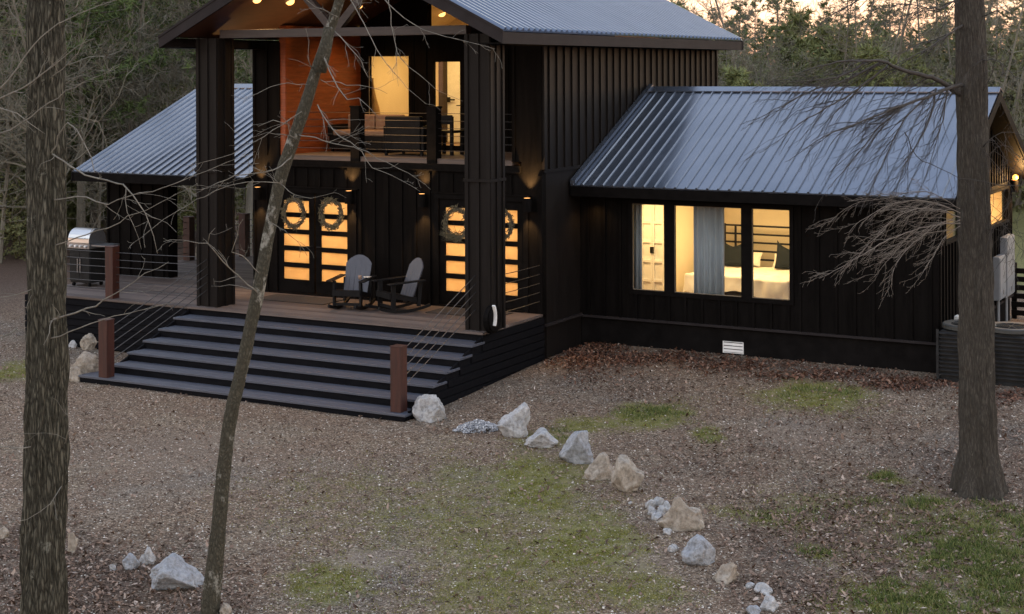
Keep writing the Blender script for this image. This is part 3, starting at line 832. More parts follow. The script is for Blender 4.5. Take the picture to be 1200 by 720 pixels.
for base in (-19.46, -15.54):
    fr = MB(); a, b = base - .24, base + 1.76 + .08
    fr.box(a, a + .1, YW - .03, YW + .12, 0, 2.10); fr.box(b - .1, b, YW - .03, YW + .12, 0, 2.10); fr.box(a, b, YW - .04, YW + .12, 2.10, 2.20)
    fr.box(a - .05, b + .05, YW - .06, YW, 2.20, 2.225); fr.box(a + .1, b - .1, YW - .04, YW + .12, -.001, .035)
    fr.build('door_frame', M['trim'], house)
    for k, xx in enumerate((base, base + .95)):
        do = glass_door(xx - .13, xx + .65 + .13 + (.0), YW + .02, .04, 2.098, rows)
        h = MB(); hx = xx + (.72 if k == 0 else -.07)
        h.tube([(hx, YW, 1.0), (hx, YW - .05, 1.0), (hx + (-.1 if k == 0 else .1), YW - .05, 1.0)], .012, 6); h.build('handle', M['acblk'], do)
window_box('window', -19.25, -18.02, 3.48, 5.0, 28.49, [(-19.17, -18.10, 3.56, 4.93)])
# balcony glass door
d = MB(); y = 28.52
d.box(-17.60, -17.48, y - .05, y + .06, 2.87, 4.86); d.box(-16.80, -16.70, y - .05, y + .06, 2.87, 4.86); d.box(-17.48, -16.80, y - .05, y + .06, 4.79, 4.86)
d.box(-17.48, -16.80, y - .05, y + .06, 2.87, 2.98); d.box(-16.70, -16.64, y - .02, y + .06, 2.87, 4.86)
do = d.build('door', M['trim'], house)
p = MB(); p.box(-17.482, -16.798, y, y + .01, 2.975, 4.795); p.build('pane', M['glass'], do)
h = MB(); h.tube([(-16.75, y - .05, 3.85), (-16.75, y - .1, 3.85), (-16.86, y - .1, 3.85)], .012, 6); h.build('handle', M['acblk'], do)
# gable window
f = MB()
P4 = [(-17.60, 5.57), (-15.40, 5.57), (-15.40, 6.15), (XC, 6.75), (-17.60, 6.25)]
f.box(-17.66, -15.34, 28.45, 28.5, 5.52, 5.57); f.box(-17.66, -17.60, 28.45, 28.5, 5.57, 6.3); f.box(-15.40, -15.34, 28.45, 28.5, 5.57, 6.2)
fo = f.build('window', M['trim'], house)
p = MB(); p.prism_y(P4, 28.55, 28.556); p.build('pane', M['glass'], fo)
# inner door leaf seen through the balcony door
d = MB(); d.box(-19.14, -18.30, 31.84, 31.89, 2.88, 4.95); d.box(-19.02, -18.42, 31.83, 31.84, 3.0, 3.75); d.box(-19.02, -18.42, 31.83, 31.84, 4.05, 4.8)
do = d.build('interior_door', M['white'], house)
h = MB(); h.box(-19.11, -19.05, 31.78, 31.83, 3.84, 3.96); h.tube([(-19.08, 31.77, 3.90), (-18.90, 31.77, 3.90)], .02, 6); h.build('handle', M['acblk'], do)
d = MB(); d.box(-19.38, -19.15, 31.82, 31.89, 2.87, 5.02); d.box(-18.29, -18.15, 31.82, 31.89, 2.87, 5.02); d.box(-19.38, -18.15, 31.82, 31.89, 4.96, 5.06); d.build('door_frame', M['beam'], house)

# hall behind the frosted doors
w = MB(); w.box(-20.08, -13.58, 28.9, 29.0, 0, 2.6); w.box(-20.08, -20.0, 25.92, 28.9, 0, 2.6); w.box(-13.66, -13.58, 25.92, 28.9, 0, 2.6); w.box(-20.08, -13.58, 25.92, 29.0, 2.6, 2.65)
w.build('room_wall', M['plaster'], house)
w = MB(); w.box(-20.05, -13.6, 25.92, 29, -.12, 0); w.build('room_floor', M['floorin'], house)

# --- right wing walls, windows and rooms, coordinates scaled up about the camera
YF, XR, ZF = 27.35, -6.39, -.242        # front wall plane, end wall plane, floor level
w = MB()
w.box(-13.39, -12.34, YF, YF + .12, ZF, 2.30); w.box(-9.02, XR, YF, YF + .12, ZF, 2.30)
w.box(-12.34, -9.02, YF, YF + .12, ZF, .252); w.box(-12.34, -9.02, YF, YF + .12, 2.084, 2.30)
battens_x(w, YF, -13.2, -12.4, ZF, 2.14, step=.34); battens_x(w, YF, -8.9, XR - .05, ZF, 2.14, step=.34); battens_x(w, YF, -12.18, -9.1, ZF, .245, step=.34)
w.build('wall', M['black'], house)
w = MB()
def roofz(y): return RZ - .26 - abs(y - RY) * (RZ - EZ) / (RY - EY)
w.box(XR - .12, XR, YF + .12, 27.81, ZF, 2.2)
for ya, yb, za, zb in ((27.81, 29.18, ZF, 1.442), (29.18, 31.63, ZF, 2.2), (31.63, 33.60, ZF, 1.358), (33.60, 34.0, ZF, 2.2), (27.81, 29.18, 2.116, 2.2), (31.63, 33.60, 2.116, 2.2)):
    w.box(XR - .12, XR, ya, yb, za, zb)
w.prism_x([(YF + .05, 2.201), (34.0, 2.201), (RY, RZ - .27)], XR - .12, XR)
for ya, yb, za, zb in ((27.42, 27.8, ZF, 2.19), (27.9, 29.1, ZF, 1.43), (29.25, 31.6, ZF, 2.19), (31.7, 33.55, ZF, 1.35), (33.65, 34.0, ZF, 2.19)):
    battens_y(w, XR, ya, yb, za, zb, 1, step=.25)
battens_y(w, XR, 27.9, 33.9, 2.21, lambda y: max(2.22, roofz(y)), 1, step=.25)
w.build('wall', M['black'], house)
w = MB(); w.box(-13.39, XR - .12, 33.88, 34.0, ZF, 2.5); w.build('wall', M['black'], house)
w = MB(); w.box(-13.39, XR - .03, YF + .03, YF + .2, -1.0, ZF - .04); w.box(XR - .2, XR - .03, YF + .2, 33.95, -1.0, ZF - .04); w.build('foundation', M['soil'], house)
w = MB(); w.box(-13.35, XR + .04, YF - .04, YF + .03, ZF - .025, ZF + .02); w.box(XR - .03, XR + .04, YF + .03, 34.0, ZF - .025, ZF + .02); w.build('skirt_trim', M['fascia'], house)
w = MB(); w.box(-13.375, -13.33, 25.78, YF - .04, ZF + .0, ZF + .05); w.build('skirt_trim', M['fascia'], house)
window_box('window', -12.34, -9.02, .252, 2.084, YF - .005, [(-12.264, -11.59, .337, 2.005), (-11.39, -10.032, .337, 2.005), (-9.832, -9.095, .337, 2.005)])
for ya, yb, za, zb in ((27.81, 29.18, 1.442, 2.116), (31.63, 33.60, 1.358, 2.116)):
    f = MB(); t = .055
    f.box(XR - .08, XR + .03, ya, ya + t, za, zb); f.box(XR - .08, XR + .03, yb - t, yb, za, zb); f.box(XR - .08, XR + .03, ya + t, yb - t, za, za + t); f.box(XR - .08, XR + .03, ya + t, yb - t, zb - t, zb)
    fo = f.build('window', M['trim'], house)
    p = MB(); p.box(XR - .03, XR - .024, ya + t, yb - t, za + t, zb - t); p.build('pane', M['glass'], fo)
# bedroom shell
w = MB()
ZC = 2.14
w.box(-13.34, -6.52, 31.95, 32.05, ZF, ZC); w.box(-13.38, -13.30, 27.48, 31.95, ZF, ZC); w.box(-6.55, -6.515, 27.48, 27.80, ZF, ZC); w.box(-6.55, -6.515, 29.2, 31.95, ZF, ZC); w.box(-6.55, -6.515, 27.80, 29.2, ZF, 1.42)
w.box(-13.34, -6.52, 27.48, 33.87, ZC, ZC + .04)
w.box(-9.05, -8.95, 32.05, 33.87, ZF, ZC); w.box(-8.95, -6.52, 33.83, 33.87, ZF, ZC)
w.box(-13.3, -12.36, 29.60, 29.66, ZF, ZC); w.box(-12.42, -12.36, 29.66, 31.95, ZF, ZC)
w.build('room_wall', M['plaster'], house)
w = MB(); w.box(-13.3, -6.52, 27.48, 33.87, ZF - .12, ZF); w.build('room_floor', M['floorin'], house)
# closet doors
for k_, (x0, x1) in enumerate(((-13.05, -12.80), (-12.795, -12.545))):
    d = MB(); d.box(x0, x1, 29.57, 29.598, ZF + .02, 1.85)
    d.box(x0, x0 + .04, 29.535, 29.57, ZF + .02, 1.85); d.box(x1 - .04, x1, 29.535, 29.57, ZF + .02, 1.85)
    for k in range(6): d.box(x0 + .04, x1 - .04, 29.535, 29.57, ZF + .02 + k * .404, ZF + .07 + k * .404)
    do = d.build('interior_door', M['white'], house)
    h = MB(); hx = x1 - .02 if k_ == 0 else x0 + .02
    h.box(hx - .016, hx + .016, 29.50, 29.535, .78, .91); h.build('handle', M['acblk'], do)

# --- breezeway pier and post at the left
w = MB(); w.box(-24.95, -23.14, 26.40, 26.72, 0, 2.24); battens_x(w, 26.40, -24.9, -23.2, 0, 2.2); w.build('wall', M['black'], house)
w = MB(); w.box(-24.95, -24.75, 33.9, 34.1, -1, 2.3); w.box(-20.6, -20.4, 33.9, 34.1, -1, 2.3); w.build('column', M['black'], house)

# ================================================================== PORCH DECK
deck = thing('porch_deck', 'wooden porch deck with wide dark grey stairs in front of the house', 'deck', (-17, 23.4, -1.05))
def boards(mb, x0, x1, y0, y1, z):
    y = y0
    while y < y1 - .01:
        mb.box(x0, x1, y, min(y + .130, y1), z - .04, z); y += .14
w = MB(); boards(w, -20.05, -13.38, 23.42, YW - .04, 0); boards(w, -24.45, -20.055, 23.42, 26.5, 0); boards(w, -25.12, -20.055, 26.503, 30.6, 0)
w.box(-24.4, -13.45, 23.5, YW - .05, -.10, -.041); w.box(-24.4, -20.3, YW, 26.4, -.10, -.041); w.box(-25.08, -20.3, 26.52, 30.5, -.10, -.041)
w.build('deck_floor', M['deck'], deck)
w = MB()
for k in range(7):
    z1 = -.06 - k * .14
    w.box(-13.40, -13.365, 21.0 + max(0, (z1 > -.2) * 2.4 + (-.2 >= z1 > -.9) * (2.4 - (-z1 - .2) / .155 * .43)), 25.74, z1 - .12, z1)
w.box(-13.55, -13.399, 23.5, 25.74, -1.1, -.1)
w.build('skirting', M['riser'], deck)
w = MB()
for k in range(7):
    z1 = -.06 - k * .14
    w.box(-24.45, -20.10, 23.44, 23.475, z1 - .12, z1); w.box(-24.47, -24.44, 23.48, 26.49, z1 - .12, z1); w.box(-25.14, -25.11, 26.5, 30.6, z1 - .12, z1); w.box(-25.11, -24.44, 26.495, 26.52, z1 - .12, z1)
w.box(-24.441, -20.1, 23.474, 23.6, -1.1, -.1)
w.build('skirting', M['riser'], deck)
for k in range(7):
    z = -.155 * k; yk = 23.44 - .43 * k
    xl, xr = (-20.05, -13.36) if k < 6 else (-20.42, -13.36)
    w = MB()
    if k > 0:
        w.box(xl, xr, yk, yk + .215, z - .04, z); w.box(xl, xr, yk + .221, yk + .455, z - .04, z)
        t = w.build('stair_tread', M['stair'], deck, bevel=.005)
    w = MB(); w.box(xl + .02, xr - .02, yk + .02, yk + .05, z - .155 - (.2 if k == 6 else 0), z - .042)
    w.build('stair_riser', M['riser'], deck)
for xx in (-20.03, -13.41):
    w = MB(); w.prism_x([(23.45, -1.2), (23.45, -.06), (20.95, -.99), (20.95, -1.2)], xx - .02, xx + .02)
    w.build('stringer', M['riser'], deck)

# railings
def railing_post(parent, x, y, z0, z1, m=None, s=.2):
    w = MB(); w.box(x - s / 2, x + s / 2, y - s / 2, y + s / 2, z0, z1); w.box(x - s / 2 - .008, x + s / 2 + .008, y - s / 2 - .008, y + s / 2 + .008, z1, z1 + .02)
    return w.build('post', m or M['post'], parent, bevel=.006)
def cables(parent, a, b, n, dz):
    for k in range(n):
        w = MB(); a_ = Vector(a) - Vector((0, 0, dz * k)); b_ = Vector(b) - Vector((0, 0, dz * k))
        w.tube([a_, a_.lerp(b_, .33) - Vector((0, 0, .008)), a_.lerp(b_, .66) - Vector((0, 0, .008)), b_], .0075, 6)
        w.build('cable', M['cable'], parent)
rl = thing('stair_railing', 'cable railing with red brown newel post on the left side of the stairs', 'railing', (-19.85, 20.96, -.93), 'stair railings')
railing_post(rl, -19.85, 20.98, -.93, .10); cables(rl, (-19.78, 21.05, -.02), (-19.66, 23.56, .93), 5, .15)
rl = thing('stair_railing', 'cable railing with red brown newel post on the right side of the stairs', 'railing', (-13.6, 21.06, -.93), 'stair railings')
railing_post(rl, -13.6, 21.05, -.93, .12); cables(rl, (-13.6, 21.15, 0.03), (-13.6, 23.56, .98), 5, .15)
rl = thing('deck_railing', 'cable railing along the front of the left deck between post and tree', 'railing', (-22.2, 23.6, 0), 'deck railings')
railing_post(rl, -22.16, 23.6, 0, 1.04); railing_post(rl, -24.3, 23.6, -.9, 1.04, M['trim']); cables(rl, (-22.24, 23.6, .93), (-24.2, 23.6, .93), 6, .15); cables(rl, (-22.08, 23.6, .93), (-19.94, 23.8, .93), 6, .15)
rl = thing('deck_railing', 'short cable railing between the right porch column and the house wall', 'railing', (-13.45, 24.9, 0), 'deck railings')
cables(rl, (-13.45, 24.11, .92), (-13.45, 25.72, .92), 5, .17)
rl = thing('deck_railing', 'cable railing with red brown posts at the back of the left breezeway', 'railing', (-24.3, 29.2, 0), 'deck railings')
railing_post(rl, -24.93, 29.2, 0, 1.05); railing_post(rl, -24.18, 30.4, 0, 1.05); railing_post(rl, -22.4, 30.4, 0, 1.05)
cables(rl, (-24.93, 29.1, .93), (-24.93, 26.75, .93), 6, .15); cables(rl, (-24.93, 29.3, .93), (-24.25, 30.35, .93), 6, .15); cables(rl, (-24.1, 30.4, .93), (-20.5, 30.4, .93), 6, .15)

# ================================================================== LIGHT FITTINGS
def sconce(x, y, z, label, face=(0, -1), e=9.0, up=3.5):
    t = thing('wall_sconce', label, 'wall lamp', (x, y, z), 'up and down wall lamps')
    fx, fy = face; c = Vector((x + fx * .10, y + fy * .10, z))
    w = MB()
    n = 16; ro, ri = .082, .072
    for zz0, zz1 in ((-.13, .13),):
        o = len(w.v)
        for r_, zz in ((ro, zz0), (ro, zz1), (ri, zz1), (ri, zz0)):
            for k in range(n): a = 2 * math.pi * k / n; w.v.append((c.x + r_ * math.cos(a), c.y + r_ * math.sin(a), c.z + zz))
        for q in range(4):
            for k in range(n): w.f.append((o + q * n + k, o + q * n + (k + 1) % n, o + ((q + 1) % 4) * n + (k + 1) % n, o + ((q + 1) % 4) * n + k))
    w.build('shade', M['trim'], t)
    w = MB(); w.bar((x, y, z), (c.x - fx * .06, c.y - fy * .06, z), .1, .16); w.build('bracket', M['trim'], t)
    w = MB(); w.lathe((c.x, c.y, c.z), [(.066, .11), (.066, .126)], 14); w.build('bulb', M['lamp'], t)
    w = MB(); w.lathe((c.x, c.y, c.z), [(.066, -.126), (.066, -.11)], 14); w.build('bulb', M['lamp'], t)
    light('sconce_lamp', 'SPOT', (c.x, c.y, c.z + .135), e * up, WARM, (c.x - fx * .03, c.y - fy * .03, c.z + 1), spot_size=R(75), spot_blend=.7, shadow_soft_size=.03)
    light('sconce_lamp', 'SPOT', (c.x, c.y, c.z - .135), e * 1.3, WARM, (c.x - fx * .03, c.y - fy * .03, c.z - 1), spot_size=R(75), spot_blend=.7, shadow_soft_size=.03)
sconce(-20.03, YW - .03, 2.06, 'black wall lamp by the left edge of the lower front wall')
sconce(-17.73, YW - .03, 2.06, 'black wall lamp right of the double door behind the chair')
sconce(-16.0, YW - .03, 2.06, 'black wall lamp left of the second glass door pair')
sconce(-13.66, YW - .03, 2.06, 'black wall lamp right of the front right porch column')
sconce(XR, 33.80, 2.10, 'glowing wall lamp at the far corner of the right wing', (1, 0), 9.0, 1.0)

def downlight(p, nrm, label, e, grp='recessed ceiling lights', flat=False):
    p = Vector(p); nrm = Vector(nrm).normalized(); q = nrm.to_track_quat('Z', 'Y').to_matrix()
    t = thing('ceiling_light', label, 'ceiling light', p, grp)
    def disc(r0, r1, h, n=18):
        w = MB()
        for zz, r_ in ((0, r0), (h, r1)):
            for k in range(n): a = 2 * math.pi * k / n; w.v.append(tuple(p + q @ Vector((r_ * math.cos(a), r_ * math.sin(a), zz))))
        for k in range(n): w.f.append((k, (k + 1) % n, n + (k + 1) % n, n + k))
        w.f.append(tuple(reversed(range(n)))); w.f.append(tuple(range(n, 2 * n)))
        return w
    disc(.10, .095, .012).build('trim_ring', M['white'], t)
    w = MB(); n = 16
    for r_, zz in (((.05, .010), (.048, .012), (.04, .0135), (.02, .014)) if flat else ((.085, .012), (.082, .03), (.065, .055), (.03, .072))):
        for k in range(n): a = 2 * math.pi * k / n; w.v.append(tuple(p + q @ Vector((r_ * math.cos(a), r_ * math.sin(a), zz))))
    for i in range(3):
        for k in range(n): w.f.append((i * n + k, i * n + (k + 1) % n, (i + 1) * n + (k + 1) % n, (i + 1) * n + k))
    w.f.append(tuple(range(3 * n, 4 * n))); w.f.append(tuple(reversed(range(n))))
    w.build('lens', M['bulb'], t, smooth=True)
    light('downlight_lamp', 'SPOT', p + nrm * .085, e, WARM, p + nrm * .085 + Vector((nrm.x * .35, 0, -1)), spot_size=R(128), spot_blend=.9, shadow_soft_size=.05)
VN = (SL, 0, -1)
for y, lb in ((23.8, 'glowing ceiling light nearest the left front gable edge'), (24.86, 'middle glowing ceiling light under the porch gable'), (27.27, 'glowing ceiling light above the balcony beside the thin tree')):
    downlight((-18.6, y, zv(-18.6) - .002), VN, lb, 24)
downlight((-18.72, 30.9, zv(-18.72) - .002), VN, 'ceiling light seen inside through the gable window', 8)
downlight((-13.02, 27.12, 2.144), (0, 0, -1), 'small light under the right wing eave beside the corner', 2.2, flat=True)

t = [o for o in bpy.data.objects if o.get('label', '').startswith('glowing wall lamp')][0]
w = MB(); w.lathe((XR + .12, 33.80, 2.225), [(.01, 0), (.045, .015), (.06, .05), (.05, .09), (.01, .12)], 16); w.build('globe', emit_mat('warm_globe_glow', (1, .36, .07), .45), t, smooth=True)
light('globe_lamp', 'POINT', (XR + .28, 33.75, 2.27), 9, WARM, shadow_soft_size=.06)
# room lamps (the lit rooms of the photograph)
light('room_lamp', 'AREA', (-10.7, 29.7, 2.12), 15, WARM2, (-10.7, 29.7, 0), size=1.6)
light('room_lamp', 'AREA', (-12.75, 28.5, 2.12), 8, WARM2, (-12.75, 28.5, 0), size=.6)
light('room_lamp', 'AREA', (-7.7, 32.9, 2.12), 18, WARM, (-7.7, 32.9, 0), size=.5)
light('room_lamp', 'AREA', (-18.5, 30.4, 5.3), 8, (1.0, .60, .20), (-18.5, 30.6, 2.9), size=1.2)
light('room_lamp', 'AREA', (-15.6, 30.4, 5.3), 6, (1.0, .60, .20), (-16, 30.8, 2.9), size=1.0)
for x in (-18.5, -14.8):
    light('room_lamp', 'AREA', (x, 27.6, 2.58), 24, (1.0, .52, .17), (x, 27.2, 0), size=1.6)

# ================================================================== PORCH OBJECTS
def rocking_chair():
    t = thing('rocking_chair', '', 'chair', (0, 0, 0))       # faces -Y, built around the origin
    # rockers
    for sx in (-1, 1):
        w = MB(); pts = []
        for i in range(13):
            a = -0.62 + i * .098; pts.append((sx * .27, -.02 + 1.0 * math.sin(a), .03 + .85 * (1 - math.cos(a)) * .62))
        for i in range(12): w.bar(pts[i], pts[i + 1], .035, .055)
        w.build('rocker', M['chair'], t)
        w = MB(); w.box(sx * .27 - .02, sx * .27 + .02, -.33, -.24, .07, .56); w.build('leg', M['chair'], t)
        w = MB(); w.bar((sx * .27, .26, .1), (sx * .27, .30, .56), .04, .07); w.build('leg', M['chair'], t)
        w = MB(); w.prism_x([(-.42, .555), (.36, .585), (.36, .61), (-.42, .58)], sx * .33 - .065, sx * .33 + .065); w.build('armrest', M['chair'], t, bevel=.008)
    w = MB()
    for i in range(6):
        y = -.32 + i * .088; z = .38 - .022 * i; w.bar((-.27, y, z), (.27, y, z), .08, .022)
    w.bar((-.28, -.36, .33), (.28, -.36, .33), .025, .10); w.bar((-.27, -.30, .12), (.27, -.30, .12), .03, .05)
    for sx in (-1, 1): w.bar((sx * .255, -.34, .345), (sx * .255, .24, .22), .03, .09)
    w.build('seat', M['chair'], t)
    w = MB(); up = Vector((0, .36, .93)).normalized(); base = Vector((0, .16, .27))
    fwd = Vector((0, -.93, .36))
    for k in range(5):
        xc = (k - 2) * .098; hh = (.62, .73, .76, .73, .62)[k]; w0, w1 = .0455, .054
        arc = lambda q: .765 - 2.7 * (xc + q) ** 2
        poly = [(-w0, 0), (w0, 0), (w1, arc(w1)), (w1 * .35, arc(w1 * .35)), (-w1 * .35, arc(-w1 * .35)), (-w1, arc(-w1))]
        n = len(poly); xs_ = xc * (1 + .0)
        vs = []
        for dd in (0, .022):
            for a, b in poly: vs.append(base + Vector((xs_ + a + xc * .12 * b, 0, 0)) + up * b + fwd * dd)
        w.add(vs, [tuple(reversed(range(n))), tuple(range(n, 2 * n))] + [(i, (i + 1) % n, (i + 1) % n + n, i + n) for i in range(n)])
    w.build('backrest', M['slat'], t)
    w = MB(); w.bar((-.25, .34, .68), (.25, .34, .68), .03, .06); w.bar((-.24, .20, .32), (.24, .20, .32), .03, .07); w.build('back_frame', M['chair'], t)
    return t
c0 = rocking_chair()
c0.location = (-17.02, 24.72, 0.0); c0.rotation_euler = (0, 0, R(14)); c0['label'] = 'rocking porch chair facing forward in front of the double door'; c0['group'] = 'rocking porch chairs'
dup(c0, (-16.02, 24.85, 0.0), R(-29), 'rocking porch chair turned sideways to the left, nearer the second door', 'rocking porch chairs')
w = MB(); w.lathe((-16.68, 24.72, .612), [(.03, 0), (.075, .012), (.08, .02), (.03, .012)], 18)
tag(w.build('saucer', M['white'], smooth=True), 'small white dish on the arm of the sideways rocking chair', 'dish')
w = MB(); w.lathe((-16.70, 24.50, .605), [(.03, 0), (.035, .05), (.034, .075), (.028, .07)], 14)
tag(w.build('cup', M['cushion'], smooth=True), 'pale cup on the right arm of the front facing rocking chair', 'cup')

def rug(x0, x1, y0, y1, label):
    w = MB(); w.box(x0, x1, y0, y1, .004, .018); tag(w.build('door_mat', M['mat'], bevel=.005), label, 'door mat', 'dark door mats')
rug(-19.45, -17.75, 24.75, 25.5, 'dark door mat in front of the left double door')
rug(-15.45, -13.95, 24.85, 25.6, 'dark door mat at the second door pair, partly behind the column')

def wreath(x, z, label, r=.25, tail=False, full=1.0):
    t = thing('wreath', label, 'wreath', (x, YW - .07, z), 'door wreaths')
    rnd = random.Random(int(x * 100)); w = MB(); g = MB(); y = YW - .065
    ring = [(x + r * math.cos(a), y, z + r * 1.1 * math.sin(a)) for a in [2 * math.pi * i / 24 for i in range(25)]]
    w.tube(ring, .03, 6, False)
    for i in range(int(330 * full)):
        a = rnd.random() * 6.283; rr = r * rnd.uniform(.8, 1.2)
        p = Vector((x + rr * math.cos(a), y - rnd.uniform(0, .05), z + 1.1 * rr * math.sin(a)))
        tdir = Vector((-math.sin(a), 0, math.cos(a))) * rnd.choice((-1, 1)) + Vector((rnd.gauss(0, .6), rnd.gauss(-.25, .35), rnd.gauss(0, .6)))
        d = tdir.normalized() * rnd.uniform(.05, .12); s = d.cross(Vector((0, 1, 0))).normalized() * rnd.uniform(.008, .018)
        g.add([p - s, p + s, p + d], [(0, 1, 2)])
    if tail:
        for i in range(160):
            p = Vector((x + rnd.uniform(-.25, .1), y - rnd.uniform(0, .04), z - r * rnd.uniform(.75, 1.2)))
            d = Vector((rnd.uniform(-1, .5), rnd.gauss(-.1, .2), rnd.uniform(-.45, .35))).normalized() * rnd.uniform(.1, .24); s = d.cross(Vector((0, 1, 0))).normalized() * .006
            g.add([p - s, p + s, p + d], [(0, 1, 2)])
    w.build('ring', M['twigdark'], t); g.build('foliage', M['wreath'], t)
M['wreath'] = mat('dried_greenery', (.13, .115, .075), (.06, .055, .03), rough=.9, scale=(20, 20, 20))
wreath(-19.13, 1.68, 'dried wreath on the far left door leaf, behind the thin tree')
wreath(-18.19, 1.70, 'full dried wreath on the door leaf above the front facing chair', full=1.2)
wreath(-15.24, 1.64, 'wreath with pale grasses trailing to the left beside the right column', tail=True)
wreath(-14.27, 1.66, 'wreath mostly hidden behind the right porch column')

# hose reel on the right column's foot
t = thing('hose_reel', 'black round reel with a curved white edge at the foot of the right porch column', 'reel', (-13.24, 23.5, .3))
w = MB(); w.tube([(-13.30, 23.50, .24), (-13.16, 23.50, .24)], .22, 24); w.build('reel', M['trim'], t, bevel=.01)
w = MB()
w.tube([(-13.27, 23.50, .24), (-13.19, 23.50, .24)], .25, 24, True); w.build('hose', M['trim'], t)
w = MB(); pts = []
for i in range(9):
    a = -.55 + i * .16; pts.append((-13.135, 23.50 - .06 + .24 * (math.cos(a) - 1), .30 + .30 * math.sin(a)))
for i in range(8): w.bar(pts[i], pts[i + 1], .03, .055, (1, 0, 0))
w.build('guard', M['white'], t)

# grill on the left deck
t = thing('gas_grill', 'gas grill with rounded stainless lid on the left deck', 'grill', (-24.0, 24.75, 0))
w = MB(); w.box(-24.26, -23.68, 24.55, 25.0, .08, .82); w.build('cabinet', M['acblk'], t, bevel=.01)
for x in (-24.25, -23.965):
    w = MB(); w.box(x, x + .275, 24.53, 24.55, .12, .74); d = w.build('door', M['acblk'], t)
    h = MB(); h.tube([(x + .24 if x < -24 else x + .03, 24.51, .3), (x + .24 if x < -24 else x + .03, 24.51, .6)], .01, 6); h.build('handle', M['steel'], d)
w = MB(); w.box(-24.28, -23.66, 24.5, 25.02, .82, .93); w.build('control_panel', M['steel'], t)
for k in range(4):
    w = MB(); w.tube([(-24.18 + k * .14, 24.5, .875), (-24.18 + k * .14, 24.46, .875)], .024, 12); w.build('knob', M['white'], t)
w = MB(); prof = [(24.5, .94)] + [(24.76 - .26 * math.cos(a), .94 + .30 * math.sin(a) ** .8) for a in [math.pi * i / 12 for i in range(1, 12)]] + [(25.02, .94)]
w.prism_x(prof, -24.27, -23.67); w.build('lid', M['steel'], t)
w = MB(); w.tube([(-24.2, 24.46, 1.05), (-23.74, 24.46, 1.05)], .014, 8); w.build('lid_handle', M['steel'], t)
for x0, x1 in ((-24.72, -24.30), (-23.64, -23.24)):
    w = MB(); w.box(x0, x1, 24.55, 24.98, .88, .91); w.build('side_shelf', M['steel'], t)
for sx in (-24.2, -23.75):
    for sy in (24.6, 24.95):
        w = MB(); w.tube([(sx - .02, sy, .04), (sx + .02, sy, .04)], .04, 12); w.build('wheel', M['chair'], t)

# balcony furniture
t = thing('outdoor_sofa', 'outdoor sofa with tan back cushion on the balcony under the window', 'sofa', (-18.5, 27.5, 2.875))
w = MB(); w.box(-19.25, -17.75, 27.1, 27.95, 2.93, 3.22); w.box(-19.25, -17.75, 27.85, 27.97, 3.2, 3.55); w.box(-19.3, -19.2, 27.1, 27.95, 3.2, 3.45); w.build('frame', M['chair'], t)
for a, b in ((-19.18, -18.48), (-18.46, -17.78)):
    w = MB(); w.box(a, b, 27.12, 27.78, 3.22, 3.34); w.build('seat_cushion', M['cushion'], t, bevel=.03)
    w = MB(); w.box(a, b, 27.68, 27.84, 3.34, 3.66); w.build('back_cushion', M['cushion'], t, bevel=.03)
for sx in (-19.2, -17.82):
    for sy in (27.15, 27.9):
        w = MB(); w.box(sx - .025, sx + .025, sy - .025, sy + .025, 2.875, 2.93); w.build('leg', M['chair'], t)
t = thing('armchair', 'dark armchair on the balcony with its back to the railing', 'armchair', (-16.9, 26.6, 2.875))
w = MB(); w.box(-17.30, -16.45, 26.28, 26.42, 2.96, 3.68); w.build('backrest', M['chair'], t, bevel=.03)
w = MB(); w.box(-17.28, -16.47, 26.42, 27.05, 3.0, 3.26); w.build('seat', M['chair'], t, bevel=.02)
for a, b in ((-17.36, -17.24), (-16.51, -16.39)):
    w = MB(); w.box(a, b, 26.32, 27.05, 2.96, 3.48); w.build('armrest', M['chair'], t, bevel=.02)
for sx in (-17.3, -16.45):
    for sy in (26.35, 27.0):
        w = MB(); w.box(sx - .025, sx + .025, sy - .025, sy + .025, 2.875, 2.96); w.build('leg', M['chair'], t)
t = thing('dining_chair', 'dark slim legged chair on the balcony in front of the glass door', 'chair', (-16.2, 27.1, 2.875))
for sx in (-16.55, -16.12):
    w = MB(); w.box(sx - .03, sx + .03, 26.95, 27.01, 2.875, 3.66); w.build('leg', M['chair'], t)
    w = MB(); w.box(sx - .03, sx + .03, 27.36, 27.42, 2.875, 3.32); w.build('leg', M['chair'], t)
w = MB(); w.box(-16.58, -16.09, 26.94, 27.43, 3.32, 3.37); w.build('seat', M['chair'], t)
w = MB(); w.box(-16.56, -16.11, 26.955, 27.0, 3.5, 3.69); w.build('backrest', M['chair'], t)

# vase inside the upper window, and interior of the bedroom
w = MB(); w.lathe((-19.40, 28.95, 3.30), [(.07, 0), (.10, .04), (.16, .18), (.20, .34), (.18, .46), (.12, .66), (.075, .86), (.05, 1.02), (.055, 1.14)], 20)
tag(w.build('floor_vase', M['bronze'], smooth=True), 'tall bronze long necked vase behind the left upper window', 'vase')
w = MB(); w.box(-19.65, -18.8, 28.75, 29.2, 2.875, 3.30); tag(w.build('side_cabinet', M['beam'], bevel=.01), 'low wooden cabinet carrying the bronze vase behind the upper window', 'cabinet')

